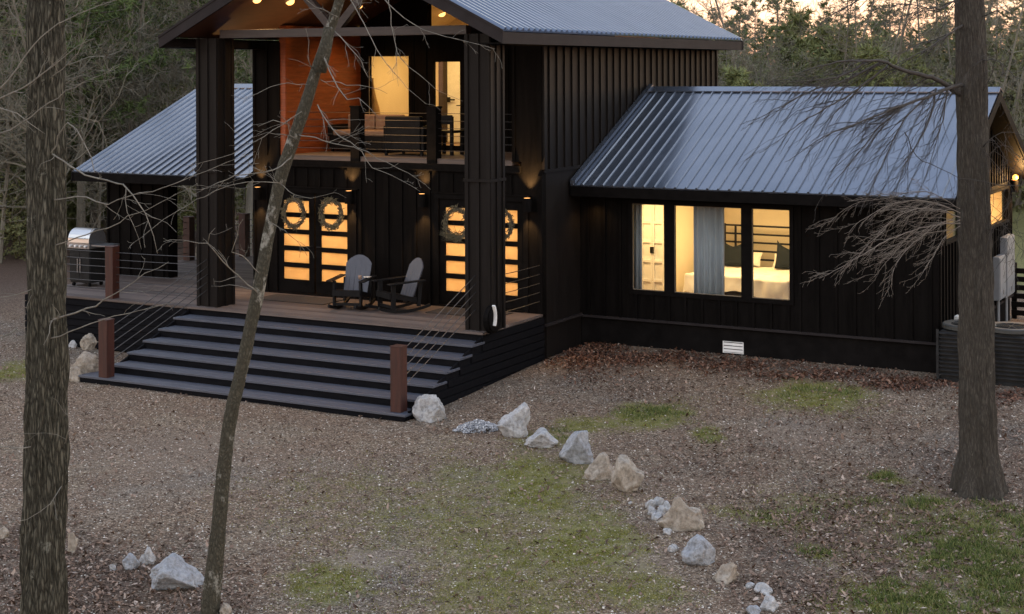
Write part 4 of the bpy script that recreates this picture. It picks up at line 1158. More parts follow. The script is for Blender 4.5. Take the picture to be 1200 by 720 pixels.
def drape(name, x0, x1, y, z0, z1, label, folds):
    w = MB(); n = 80; vs = []
    for k in range(n + 1):
        u = k / n; yy = y + .045 * math.sin(u * folds * 6.283) + .012 * math.sin(u * 23)
        vs.append((x0 + (x1 - x0) * u, yy))
    o = len(w.v)
    for x, yy in vs: w.v.append((x, yy, z0)); 
    for x, yy in vs: w.v.append((x, y + (yy - y) * .8, z1))
    for k in range(n): w.f.append((k, k + 1, n + 2 + k, n + 1 + k))
    ob = w.build(name, M['curtain'], smooth=True); so = ob.modifiers.new('thickness', 'SOLIDIFY'); so.thickness = .004
    tag(ob, label, 'curtain', 'bedroom curtains')
drape('curtain', -11.14, -10.51, 27.72, -.20, 2.10, 'blue grey curtain hanging in the middle bedroom window', 5)
drape('curtain', -12.60, -12.22, 27.72, -.20, 2.10, 'blue grey curtain at the left edge of the narrow bedroom window', 4)
BZ = ZF
bed = thing('bed', 'bed with black rail headboard and white duvet in the lit bedroom', 'bed', (-10.9, 30.4, ZF))
w = MB()
for x in (-12.0, -9.79): w.box(x - .03, x + .03, 31.60, 31.66, ZF, 1.25)
for z in (1.22, 1.04, .86, .68, .5): w.box(-11.97, -9.82, 31.61, 31.65, z - .019, z + .019)
for x in (-11.74, -10.05): w.box(x - .019, x + .019, 31.61, 31.65, .39, 1.20)
for x in (-11.58, -10.21): w.box(x - .015, x + .015, 31.61, 31.65, .39, 1.04)
w.build('headboard', M['acblk'], bed)
w = MB(); w.box(-11.95, -9.84, 29.42, 31.58, ZF + .12, ZF + .36); w.build('base', M['charcoal'], bed)
def duvet():
    w = MB(); nx_, ny_ = 48, 48; x0, x1, yb0, yb1 = -12.0, -9.79, 29.37, 31.1; zt = .41
    for j in range(ny_ + 1):
        for i in range(nx_ + 1):
            u = -.16 + 1.32 * i / nx_; v = -.20 + 1.20 * j / ny_
            x = x0 + (x1 - x0) * min(max(u, 0), 1); y = yb0 + (yb1 - yb0) * min(max(v, 0), 1); z = zt
            if u < 0: z += u * 2.3; x += u * .35
            if u > 1: z -= (u - 1) * 2.3; x += (u - 1) * .35
            if v < 0: z += v * (1.7 + .35 * math.sin(u * 9)); y += v * .3
            nz = noise.noise(Vector((x * 2.3, y * 2.3, 3))) * .06 + noise.noise(Vector((x * 6, y * 6, 9))) * .025
            z += nz * (1 if 0 <= u <= 1 and v >= 0 else .5); y += (noise.noise(Vector((x * 7, z * 3, 5))) * .06 if v < 0 else 0)
            w.v.append((x, y, max(z, ZF + .10)))
    for j in range(ny_):
        for i in range(nx_):
            a = j * (nx_ + 1) + i; w.f.append((a, a + 1, a + nx_ + 2, a + nx_ + 1))
    w.build('duvet', M['duvet'], bed, smooth=True)
duvet()
def pillow(x, y, z, wx, wz, m, label, ears=.0, tilt=.35, group='bed pillows'):
    w = MB(); n = 14
    for s in (0, 1):
        for j in range(n + 1):
            for i in range(n + 1):
                u, v = i / n * 2 - 1, j / n * 2 - 1
                th = .085 * (max(0, (1 - u ** 4)) * max(0, (1 - v ** 4))) ** .6
                ex = ears * (abs(u) ** 3) * max(v, 0) - ears * .9 * (1 - abs(u)) * max(v, 0) ** 2 * .9
                zz = (v * .5 + .5) * wz + ex; yy = (th if s else -th) + zz * tilt
                w.v.append((x + u * wx / 2 * (1 - .06 * (1 - v * v)), y + yy, z + zz))
    k = (n + 1) ** 2
    for j in range(n):
        for i in range(n):
            a = j * (n + 1) + i; w.f.append((a, a + 1, a + n + 2, a + n + 1)); w.f.append((k + a, k + a + n + 1, k + a + n + 2, k + a + 1))
    tag(w.build('pillow', m, smooth=True), label, 'pillow', group)
pillow(-11.56, 30.86, .43, .61, .48, M['pillow'], 'dark pillow with pointed corners in the middle bedroom window', .10)
pillow(-10.30, 30.86, .43, .61, .48, M['pillow'], 'dark pillow with pointed corners in the right bedroom window', .10)
pillow(-11.42, 31.18, .41, .79, .28, M['duvet'], 'white pillow on the left side of the bed behind the dark pillow', 0, .6)
pillow(-10.37, 31.18, .41, .79, .28, M['duvet'], 'white pillow on the right side of the bed behind the dark pillow', 0, .6)
t = thing('nightstand', 'small light wood nightstand left of the bed', 'nightstand', (-12.25, 31.5, ZF))
w = MB(); w.box(-12.35, -12.05, 31.3, 31.75, ZF + .53, ZF + .57); w.build('top', M['floorin'], t)
w = MB(); w.box(-12.33, -12.07, 31.32, 31.73, ZF + .37, ZF + .53); w.build('drawer', M['plaster'], t)
for sx in (-12.32, -12.08):
    for sy in (31.33, 31.72):
        w = MB(); w.box(sx - .015, sx + .015, sy - .015, sy + .015, ZF, ZF + .37); w.build('leg', M['floorin'], t)

# foundation vent
t = thing('foundation_vent', 'white louvred vent low in the black foundation wall', 'vent', (-10.2, 27.4, -.73))
w = MB(); x0, x1, z0, z1, y = -10.42, -10.01, -.725, -.53, YF + .03
w.box(x0, x0 + .015, y - .02, y, z0, z1); w.box(x1 - .015, x1, y - .02, y, z0, z1); w.box(x0, x1, y - .02, y, z0 - .012, z0); w.box(x0, x1, y - .02, y, z1, z1 + .012); w.build('frame', M['white'], t)
w = MB()
for k in range(3): w.prism_x([(y - .02, z0 + .01 + k * .062), (y - .016, z0 + .01 + k * .062), (y - .001, z0 + .055 + k * .062), (y - .012, z0 + .055 + k * .062)], x0 + .015, x1 - .015)
w.build('louvres', M['white'], t)

# electric boxes on the right wing's end wall
def ebox(y0, y1, z0, z1, label, m, d=.16):
    t = thing('meter_box', label, 'meter box', (XR + .05, (y0 + y1) / 2, z0), 'grey electric boxes')
    w = MB(); w.box(XR + .035, XR + d, y0, y1, z0, z1); b = w.build('cabinet', m, t, bevel=.01)
    w = MB(); w.box(XR + d, XR + d + .018, y0 + .02, y1 - .02, z0 + .03, z1 - .03); dd = w.build('door', m, t, bevel=.005)
    w = MB(); w.box(XR + d + .018, XR + d + .035, (y0 + y1) / 2 - .02, (y0 + y1) / 2 + .02, z0 + .1, z0 + .2); w.build('latch', M['steel'], dd)
    w = MB(); w.tube([(XR + .08, (y0 + y1) / 2, z0), (XR + .08, (y0 + y1) / 2, -.7)], .03, 8); w.build('conduit', M['greybox'], t)
ebox(32.58, 33.42, -.12, 1.12, 'tall grey electric box on the end wall, right of the trunk', M['greybox'])
ebox(31.87, 32.47, -.085, .79, 'shorter grey electric box partly behind the big trunk', M['greybox'])
w = MB(); w.box(XR + .035, XR + .11, 28.40, 28.61, -.16, .095); w.tube([(XR + .07, 28.5, -.16), (XR + .07, 28.5, -.7)], .018, 8)
tag(w.build('outlet_box', M['white'], bevel=.008), 'small white outlet box low on the end wall left of the trunk', 'outlet box')

# air conditioners
def ac():
    t = thing('air_conditioner', '', 'air conditioner', (0, 0, 0), 'outdoor air conditioners')
    w = MB(); w.box(-.46, .46, -.46, .46, 0, .05); w.build('pad', M['acblk'], t)
    w = MB(); w.box(-.40, .40, -.40, .40, .05, .86); w.build('coil', M['acblk'], t)
    w = MB()
    for k in range(11):
        z = .1 + k * .07
        for s in (-1, 1):
            w.prism_x([(s * .405, z), (s * .44, z + .005), (s * .44, z + .022), (s * .405, z + .04)], -.43, .43)
            w.prism_y([(s * .405, z), (s * .44, z + .005), (s * .44, z + .022), (s * .405, z + .04)], -.43, .43)
    for sx in (-1, 1):
        for sy in (-1, 1): w.box(sx * .44 - .02, sx * .44 + .02, sy * .44 - .02, sy * .44 + .02, .05, .88)
    w.build('louvre_case', M['acmet'], t)
    w = MB(); n = 28; o = 0
    prof = [(.30, .88), (.455, .88), (.455, .94), (.43, .955), (.30, .945)]
    for r_, z in prof:
        for k in range(n): a = 6.2832 * k / n; w.v.append((r_ * math.cos(a), r_ * math.sin(a), z))
    for i in range(5):
        for k in range(n): w.f.append((i * n + k, i * n + (k + 1) % n, ((i + 1) % 5) * n + (k + 1) % n, ((i + 1) % 5) * n + k))
    w.build('top_ring', M['acring'], t)
    w = MB()
    for k in range(9):
        r_ = .03 + k * .034; w.tube([(r_ * math.cos(a), r_ * math.sin(a), .945) for a in [6.2832 * i / 24 for i in range(25)]], .004, 4, False)
    for k in range(6): a = math.pi * k / 6; w.bar((-.31 * math.cos(a), -.31 * math.sin(a), .945), (.31 * math.cos(a), .31 * math.sin(a), .945), .008, .008)
    w.build('fan_guard', M['acblk'], t)
    return t
M['acring'] = mat('dull_top_metal', (.03, .032, .031), (.05, .052, .05), rough=.5)
M['acmet'] = mat('dark_louvre_metal', (.012, .0125, .0135), (.03, .031, .033), rough=.5, metal=0, spec=.15, scale=(6, 6, 6))
a0_ = ac(); p = gp(1182, 450); a0_.location = (p.x, p.y + .25, float(hgt(p.x, p.y + .25)) + .0); a0_['label'] = 'dark louvred air conditioner right of the big trunk'
p = gp(1133, 446); dup(a0_, (p.x, p.y + .2, float(hgt(p.x, p.y + .2))), 0, 'dark louvred air conditioner left of the big trunk at the house corner', 'outdoor air conditioners')

# slatted fence behind the right wing
p = gp(1191, 374)
fx, fy = p.x + .15, p.y
t = thing('slat_fence', 'dark horizontal slat fence behind the right wing', 'fence', (fx, fy, float(hgt(fx, fy))))
zf = float(hgt(fx, fy))
w = MB()
for k in range(6): w.box(fx - .25, fx + 6, fy - .02, fy + .02, zf + .08 + k * .18, zf + .19 + k * .18)
w.build('slat_panel', M['trim'], t)
for k in range(4):
    w = MB(); w.box(fx - .2 + k * 2 - .05, fx - .2 + k * 2 + .05, fy + .02, fy + .12, zf - .1, zf + 1.2); w.build('post', M['trim'], t)

# ================================================================== ROCKS
def rock(px0, py0, px1, py1, m, label, seed, name='boulder', cat='rock', group='rocks edging the gravel yard', hump=None, depth=1.0):
    rnd = random.Random(seed)
    cx = (px0 + px1) / 2; base = gp(cx, py1 - (py1 - py0) * .12)
    s = FPX / (base - CAM).dot(FWD); wd = (px1 - px0) / s; ht = (py1 - py0) / s / .97
    ctr = base + FWD * wd * .3 * depth; gz = float(hgt(ctr.x, ctr.y))
    bm_v = []
    import bmesh
    bm = bmesh.new(); bmesh.ops.create_icosphere(bm, subdivisions=5, radius=1)
    planes = []
    for k in range(13):
        d = Vector((rnd.gauss(0, 1), rnd.gauss(0, 1), rnd.gauss(.1, .8))).normalized(); planes.append((d, rnd.uniform(.48, .86)))
    off = Vector((seed * 3.1, seed * 1.7, seed))
    for v in bm.verts:
        c = v.co.copy()
        for d, h in planes:
            q = c.dot(d)
            if q > h: c -= d * (q - h) * .92
        c *= 1 + .20 * noise.noise(c * 1.5 + off) + .10 * noise.noise(c * 3.6 + off) + .055 * noise.noise(c * 8 + off) + .03 * noise.noise(c * 19 + off)
        v.co = c
    xs_ = [v.co.dot(RGT) for v in bm.verts]; zs_ = [v.co.z for v in bm.verts]
    kx = wd / (max(xs_) - min(xs_)); zmin = min(zs_) + .27 * (max(zs_) - min(zs_)); mid = (max(xs_) + min(xs_)) / 2; half = (max(xs_) - min(xs_)) / 2
    if hump:
        for v in bm.verts:
            q = (v.co.dot(RGT) - mid) / half
            if v.co.z > zmin: v.co.z = zmin + (v.co.z - zmin) * (hump[0] + (1 - hump[0]) * math.exp(-((q - hump[1]) / hump[2]) ** 2))
    kz = ht * .92 / (max(v.co.z for v in bm.verts) - zmin)
    w = MB()
    mid = (max(xs_) + min(xs_)) / 2
    for v in bm.verts:
        a = (v.co.dot(RGT) - mid) * kx; b = v.co.dot(FWD) * kx * .8 * depth
        w.v.append(tuple(ctr + RGT * a + FWD * b + Vector((0, 0, gz - ctr.z + (v.co.z - zmin) * kz))))
    w.f = [tuple(v.index for v in f.verts) for f in bm.faces]
    bm.free()
    o = w.build(name, m, org=(ctr.x, ctr.y, gz))
    me = o.data; me.polygons.foreach_set('use_smooth', [True] * len(me.polygons))
    me.set_sharp_from_angle(angle=R(60))
    return tag(o, label, cat, group)
RK = [
 (482, 466, 523, 499, 'rockw', 'pale rock against the right end of the bottom stair'),
 (582, 477, 622, 519, 'rockw', 'upright white rock at the right end of the white gravel pile'),
 (614, 508, 655, 529, 'rockw', 'low flat white rock between two upright pale rocks'),
 (655, 509, 698, 550, 'rockg', 'large smooth grey rock touching the grass'),
 (684, 535, 722, 567, 'rockt', 'rounded tan rock between the grey rock and the upright tan rock'),
 (717, 540, 756, 582, 'rockt', 'upright ridged tan rock, tallest of the tan rocks'),
 (771, 587, 827, 629, 'rockt', 'broad tan rock with a stepped top beside small white stones'),
 (799, 632, 841, 667, 'rockg', 'pyramid shaped grey rock below the broad tan rock'),
 (836, 662, 869, 687, 'rockt', 'wedge shaped tan rock near the bottom of the rock line'),
 (884, 686, 907, 699, 'rockw', 'small flat white rock near the bottom edge'),
 (890, 701, 915, 719, 'rockw', 'small rounded white rock at the bottom end of the rock line'),
 (875, 712, 893, 724, 'rockg', 'small grey stone cut off by the bottom edge'),
 (168, 660, 235, 699, 'rockg', 'large blue grey rock beside the thin leaning trunk'),
 (160, 643, 182, 665, 'rockw', 'pointed small white rock above the large blue grey rock'),
 (143, 651, 162, 671, 'rockg', 'small grey rock left of the pointed white rock'),
 (78, 626, 91, 653, 'rockt', 'tan rock half hidden behind the left trunk'),
 (-4, 619, 10, 634, 'rockt', 'small tan rock at the left edge of the photo'),
 (256, 709, 272, 726, 'rockt', 'small tan stone at the bottom right of the thin trunk'),
 (79, 415, 116, 448, 'rockt', 'large tan boulder left of the left newel post'),
 (92, 393, 116, 413, 'rockt', 'tan boulder behind the large boulder under the left deck'),
 (76, 432, 98, 450, 'rockt', 'smaller tan boulder in front of the large boulder by the stairs'),
]
HUMP = {3: (.72, -.05, .6), 5: (.8, -.1, .5), 6: (.62, -.12, .36), 7: (.58, .05, .5), 8: (.6, .45, .6), 12: (.55, -.15, .6), 13: (.45, .2, .4), 2: (.68, .05, .5), 4: (.72, .1, .55), 18: (.75, -.1, .5)}
for i, (a, b, c, d, m, lb) in enumerate(RK): rock(a, b, c, d, M[m], lb, i + 3, hump=HUMP.get(i))
# small white stones in a heap beside the broad tan rock
for i, (a, b, c, d, lb) in enumerate([
 (756, 587, 770, 598, 'small white stone at the upper left of the stone heap'), (766, 584, 780, 595, 'small white stone topmost in the heap by the broad tan rock'), (775, 589, 788, 600, 'small white stone at the right of the heap touching the tan rock'),
 (759, 595, 772, 606, 'small white stone at the lower left of the heap'), (768, 594, 782, 607, 'small white stone in the centre of the heap'), (763, 602, 776, 611, 'small white stone lowest in the heap'),
 (781, 639, 796, 648, 'flat pale stone left of the pyramid shaped grey rock'), (777, 621, 788, 628, 'tiny white stone just below the broad tan rock'), (874, 684, 885, 691, 'tiny white stone left of the small flat white rock'), (79, 400, 90, 409, 'small white stone under the left deck'),
 (127, 662, 136, 671, 'tiny pale stone in the leaves left of the grey rock'), (936 - 200, 588, 741, 592, 'tiny white pebble stone left of the stone heap')]):
    rock(a, b, c, d, M['rockw'], lb, 50 + i, 'stone', 'stone', 'small white stones')
# white gravel pile
n = 2200
c0p = gp(560, 504)
th0 = rng.random(n) * 6.283; rr = np.sqrt(rng.random(n)) * (.75 + .25 * np.sin(th0 * 3 + 1) * np.sin(th0 * 5)); th = th0
u = rr * np.cos(th) * .42; v = rr * np.sin(th) * .30
pts = np.stack([c0p.x + u * RGT.x + v * FWD.x, c0p.y + u * RGT.y + v * FWD.y, .17 * np.clip(1 - rr, 0, 1) ** .9 * rng.random(n)], 1)
tag(pebbles('gravel_pile', pts, .010, .024, M['whitepebble'], .9), 'low spill of white gravel left of the upright white rock', 'gravel pile', kind='stuff')

# ================================================================== FOREGROUND TREES
def resample(pts, step):
    P = [Vector(p) for p, _ in pts]; Rr = [r for _, r in pts]
    out = []
    for i in range(len(P) - 1):
        p0, p1, p2, p3 = P[max(i - 1, 0)], P[i], P[i + 1], P[min(i + 2, len(P) - 1)]
        n = max(1, int((p2 - p1).length / step))
        for k in range(n):
            t = k / n
            q = .5 * ((2 * p1) + (p2 - p0) * t + (2 * p0 - 5 * p1 + 4 * p2 - p3) * t * t + (3 * p1 - p0 - 3 * p2 + p3) * t ** 3)
            out.append((q, Rr[i] + (Rr[i + 1] - Rr[i]) * t))
    out.append((P[-1], Rr[-1]))
    return out

def trunk_mesh(pts, n=44, step=.03, ridge=.05, freq=9, vert=1.3, lump=.04, flare=0.0):
    rs = resample(pts, step); w = MB(); L = len(rs)
    for i, (p, r) in enumerate(rs):
        for k in range(n):
            a = 2 * math.pi * k / n; d = RGT * math.cos(a) + FWD * math.sin(a)
            q = Vector((math.cos(a) * freq * r * 4.2, math.sin(a) * freq * r * 4.2, p.z * vert * 2.2))
            f = 1 + ridge * (abs(noise.noise(q)) * 2.4 - .6) + ridge * .6 * noise.noise(q * 2.7) + lump * noise.noise(Vector((math.cos(a) * 1.2, math.sin(a) * 1.2, p.z * 1.1)))
            if flare: 
                e = max(0, 1 - (p.z - rs[0][0].z) / 1.1); f += flare * e * e * (1 + .5 * math.sin(a * 5 + 1))
            w.v.append(tuple(p + d * r * f))
    for i in range(L - 1):
        for k in range(n):
            a = i * n + k; b = i * n + (k + 1) % n; w.f.append((a, b, b + n, a + n))
    w.f.append(tuple(range((L - 1) * n, L * n)))
    return w

def twigs(mb, path, rad, rnd, density, length, droop=.1, level=0, spread=.9, bias=Vector((0, 0, 0)), maxlevel=2):
    """side shoots along a branch path"""
    for i in range(len(path) - 1):
        a, b = path[i], path[i + 1]; seg = (b - a); L = seg.length
        k = int(L * density + rnd.random())
        for _ in range(k):
            t = rnd.random(); p = a.lerp(b, t); d = seg.normalized()
            side = Vector((rnd.gauss(0, 1), rnd.gauss(0, 1), rnd.gauss(0, 1))); side = (side - d * side.dot(d)).normalized()
            frac = (i + t) / max(1, len(path) - 1)
            d2 = (d * .75 + side * spread + bias).normalized(); ln = length * rnd.uniform(.35, 1.0) * (1.05 - .6 * frac)
            pts = [p]; n = 5
            for s in range(n):
                d2 = (d2 + Vector((rnd.gauss(0, .17), rnd.gauss(0, .17), rnd.gauss(0, .17) - droop * .25))).normalized()
                pts.append(pts[-1] + d2 * ln / n)
            r0 = min(rad[min(i, len(rad) - 1)] * .6, (.0065, .0036, .0026)[level])
            rr_ = [r0 * (1 - .75 * s / n) for s in range(n + 1)]
            mb.tube(pts, [max(.0015, q_) for q_ in rr_], 4 if level == 0 else 3, False)
            if level < maxlevel: twigs(mb, pts, rr_, rnd, density * 1.25, ln * .55, droop, level + 1, spread, bias, maxlevel)

def branch(tree, pix, d0, d1, r0, r1, seed, m, density=3.0, length=.7, droop=.1, bias=(0, 0, 0), maxlevel=1, wob=.02, spread=.9, inset=0.0, thin=1.0):
    rnd = random.Random(seed); n = len(pix); pts = []
    for i, (x, y) in enumerate(pix):
        t = i / (n - 1); pts.append((pd(x, y, d0 + (d1 - d0) * t + (inset if i == 0 else 0)), (r0 + (r1 - r0) * t) * thin))
    rs = resample(pts, .09)
    path = [p + Vector((rnd.gauss(0, wob), rnd.gauss(0, wob), rnd.gauss(0, wob))) * (0 if i in (0,) else .5) for i, (p, r) in enumerate(rs)]
    rad = [r for p, r in rs]
    w = MB(); w.tube(path, rad, 7, True)
    twigs(w, path, rad, rnd, density, length, droop, 0, spread, Vector(bias), maxlevel)
    return w.build('branch', m, tree, smooth=True)

# --- left trunk
DL = 13.5
k_ = DL / FPX
pl = [(50, 850, 33), (51, 760, 31), (52, 700, 29.5), (51, 640, 28), (53, 560, 26.5), (54, 470, 25.5), (55, 380, 24.5), (55, 290, 24), (54, 200, 24), (54, 130, 24), (54, 60, 24), (54, 0, 24), (55, -80, 23), (58, -220, 20), (63, -360, 16)]
tl = [(pd(x, y, DL), r * k_ * .89) for x, y, r in pl]
tree_l = thing('tree', 'thick ridged grey barked trunk at the left edge of the photo', 'tree', tl[0][0])
trunk_mesh(tl, 130, .03, .13, 5.0, .75, .06, .15).build('trunk', M['bark_left'], tree_l, smooth=True)
LB = [
 ([(52, 380), (75, 371), (100, 362), (123, 353), (144, 339), (170, 322), (197, 307)], 13.3, 12.9, .020, .004),
 ([(55, 398), (80, 391), (119, 375), (162, 364), (197, 356)], 13.3, 13.0, .014, .003),
 ([(20, 385), (0, 397), (-40, 410)], 13.3, 13.4, .018, .004),
 ([(-20, 120), (0, 103), (20, 80), (47, 43), (80, 23), (117, 7), (150, -4)], 12.9, 12.7, .016, .006),
 ([(-20, 125), (0, 117), (37, 97), (63, 77), (90, 55), (110, 43)], 13.0, 12.8, .018, .004),
 ([(-20, 165), (0, 158), (27, 143), (67, 115), (100, 97), (140, 77)], 13.0, 12.8, .015, .004),
 ([(0, 127), (20, 133), (36, 146), (52, 158)], 13.0, 13.0, .014, .004),
 ([(54, 190), (80, 143), (97, 167), (106, 184), (110, 202)], 13.3, 13.0, .014, .006),
 ([(97, 167), (107, 152), (114, 136)], 13.05, 13.0, .009, .004),
 ([(60, 235), (100, 232), (125, 240), (152, 229), (190, 221), (230, 204), (275, 186), (300, 178)], 13.3, 12.6, .013, .003),
 ([(60, 290), (100, 275), (127, 267), (150, 255), (172, 245), (200, 232), (232, 215)], 13.3, 12.7, .012, .003),
 ([(144, 216), (157, 230), (170, 250), (180, 277), (183, 297)], 12.9, 12.8, .013, .004),
 ([(54, 175), (100, 205), (144, 216)], 13.3, 12.9, .015, .012),
 ([(52, 520), (25, 525), (-10, 520)], 13.3, 13.4, .016, .006),
 ([(72, 570), (60, 590), (30, 608), (0, 618), (-20, 622)], 13.2, 13.2, .008, .003),
 ([(76, 520), (80, 500), (82, 470)], 13.2, 13.1, .008, .003),
 ([(54, 95), (80, 75), (98, 50), (104, 20)], 13.3, 13.0, .010, .004),
 ([(54, 60), (30, 40), (8, 5)], 13.3, 13.5, .014, .004),
 ([(54, 330), (20, 345), (-10, 350)], 13.3, 13.5, .010, .004),
]
for i, b in enumerate(LB): branch(tree_l, *b, 100 + i, M['twig'], density=2.6, length=.6, droop=.0, maxlevel=2, wob=.012, spread=.6, inset=.12 if 25 < b[0][0][0] < 85 else 0, thin=.5)
for i, pp in enumerate([[(58, -220), (120, -300), (220, -360)], [(58, -240), (0, -320), (-90, -380)], [(60, -330), (70, -430), (60, -560)]]):
    branch(tree_l, pp, 13.5, 13.2, .08, .02, 140 + i, M['bark_left'], density=1.2, length=1.0, maxlevel=1)

# --- thin leaning trunk
DM = 16.05
k_ = DM / FPX
pm = [(243, 760, 13), (246, 722, 12), (252, 660, 10.5), (258, 600, 9.4), (268, 505, 8.8), (274, 470, 8.5), (281, 440, 8.2), (291, 395, 8.1), (303, 340, 8), (312, 290, 7.9), (322, 240, 7.9), (330, 205, 8.1), (343, 165, 8.3), (357, 125, 8.1), (368, 90, 7.7), (379, 58, 7.3), (389, 28, 6.9), (397, 5, 6.5), (403, -25, 6.2), (412, -90, 5.6), (420, -190, 4.2)]
tm = [(pd(x, y, DM), r * k_ * .92) for x, y, r in pm]
tree_m = thing('tree', 'thin mottled leaning trunk crossing in front of the stairs', 'tree', tm[0][0])
trunk_mesh(tm, 60, .03, .07, 10, 1.6, .14, .1).build('trunk', M['bark_mid'], tree_m, smooth=True)
w = MB(); w.tube([pd(376, 85, DM - .12), pd(381, 60, DM - .12), pd(386, 32, DM - .12)], [.056, .064, .060], 14); w.build('cut_stub', M['bark_mid'], tree_m, smooth=True)
MBR = [
 ([(388, 32), (400, 45), (410, 57), (423, 72), (431, 90)], 15.9, 15.6, .014, .004),
 ([(379, 66), (387, 82), (391, 93), (402, 110), (407, 117), (420, 114), (432, 127), (445, 140)], 15.8, 15.3, .017, .004),
 ([(376, 94), (407, 99), (433, 102), (455, 110)], 15.9, 15.6, .010, .003),
 ([(366, 80), (362, 72), (361, 65)], 15.9, 15.7, .012, .005),
 ([(372, 123), (389, 152), (403, 163), (420, 173), (453, 190), (478, 202), (505, 222)], 15.9, 15.2, .013, .003),
 ([(350, 158), (361, 161), (389, 168), (424, 177), (437, 196), (470, 211), (493, 225)], 15.9, 15.4, .013, .003),
 ([(347, 163), (340, 158), (337, 145), (320, 142), (302, 148)], 15.9, 15.7, .014, .004),
 ([(341, 185), (320, 200), (276, 207), (235, 222), (200, 218)], 15.9, 15.4, .014, .003),
 ([(303, 345), (290, 333), (280, 322), (272, 319), (261, 307), (253, 296), (244, 285), (232, 284), (214, 281), (190, 283)], 15.9, 15.2, .018, .004),
 ([(303, 320), (284, 300), (272, 296), (279, 277), (280, 263), (285, 258)], 15.8, 15.5, .012, .005),
 ([(244, 285), (246, 275), (252, 268)], 15.5, 15.4, .010, .004),
 ([(449, -3), (474, 22), (510, 39), (547, 49), (580, 58)], 15.3, 14.9, .010, .004),
 ([(455, -3), (460, 39), (469, 69), (491, 86), (513, 105), (540, 118)], 15.3, 15.0, .009, .003),
 ([(405, -10), (427, 28), (441, 58), (460, 83), (477, 103), (500, 122)], 15.9, 15.2, .012, .003),
 ([(395, 20), (370, 8), (355, -5)], 15.9, 15.7, .012, .005),
 ([(404, -12), (425, -12), (450, -5)], 15.9, 15.3, .015, .010),
 ([(362, 100), (330, 98), (300, 110), (286, 118)], 15.9, 15.4, .008, .003),
 ([(328, 215), (345, 228), (365, 232), (390, 226)], 15.9, 15.6, .008, .003),
 ([(316, 262), (340, 275), (360, 300)], 15.9, 15.6, .007, .003),
 ([(355, 130), (300, 165), (260, 185), (215, 195)], 15.9, 15.2, .009, .003),
 ([(330, 215), (280, 215), (230, 235), (185, 262), (150, 292)], 15.9, 15.0, .009, .003),
]
for i, b in enumerate(MBR): branch(tree_m, *b, 200 + i, M['twig'], density=4.0, length=.55, droop=.0, maxlevel=2, wob=.012, spread=.6, inset=.1 if b[1] > 15.7 else 0, thin=.5)
for i, pp in enumerate([[(415, -120), (460, -180), (520, -230)], [(412, -90), (370, -150), (330, -230)], [(420, -190), (430, -280), (428, -360)]]):
    branch(tree_m, pp, 16.05, 15.7, .035, .008, 240 + i, M['twig'], density=1.6, length=.8, maxlevel=1)

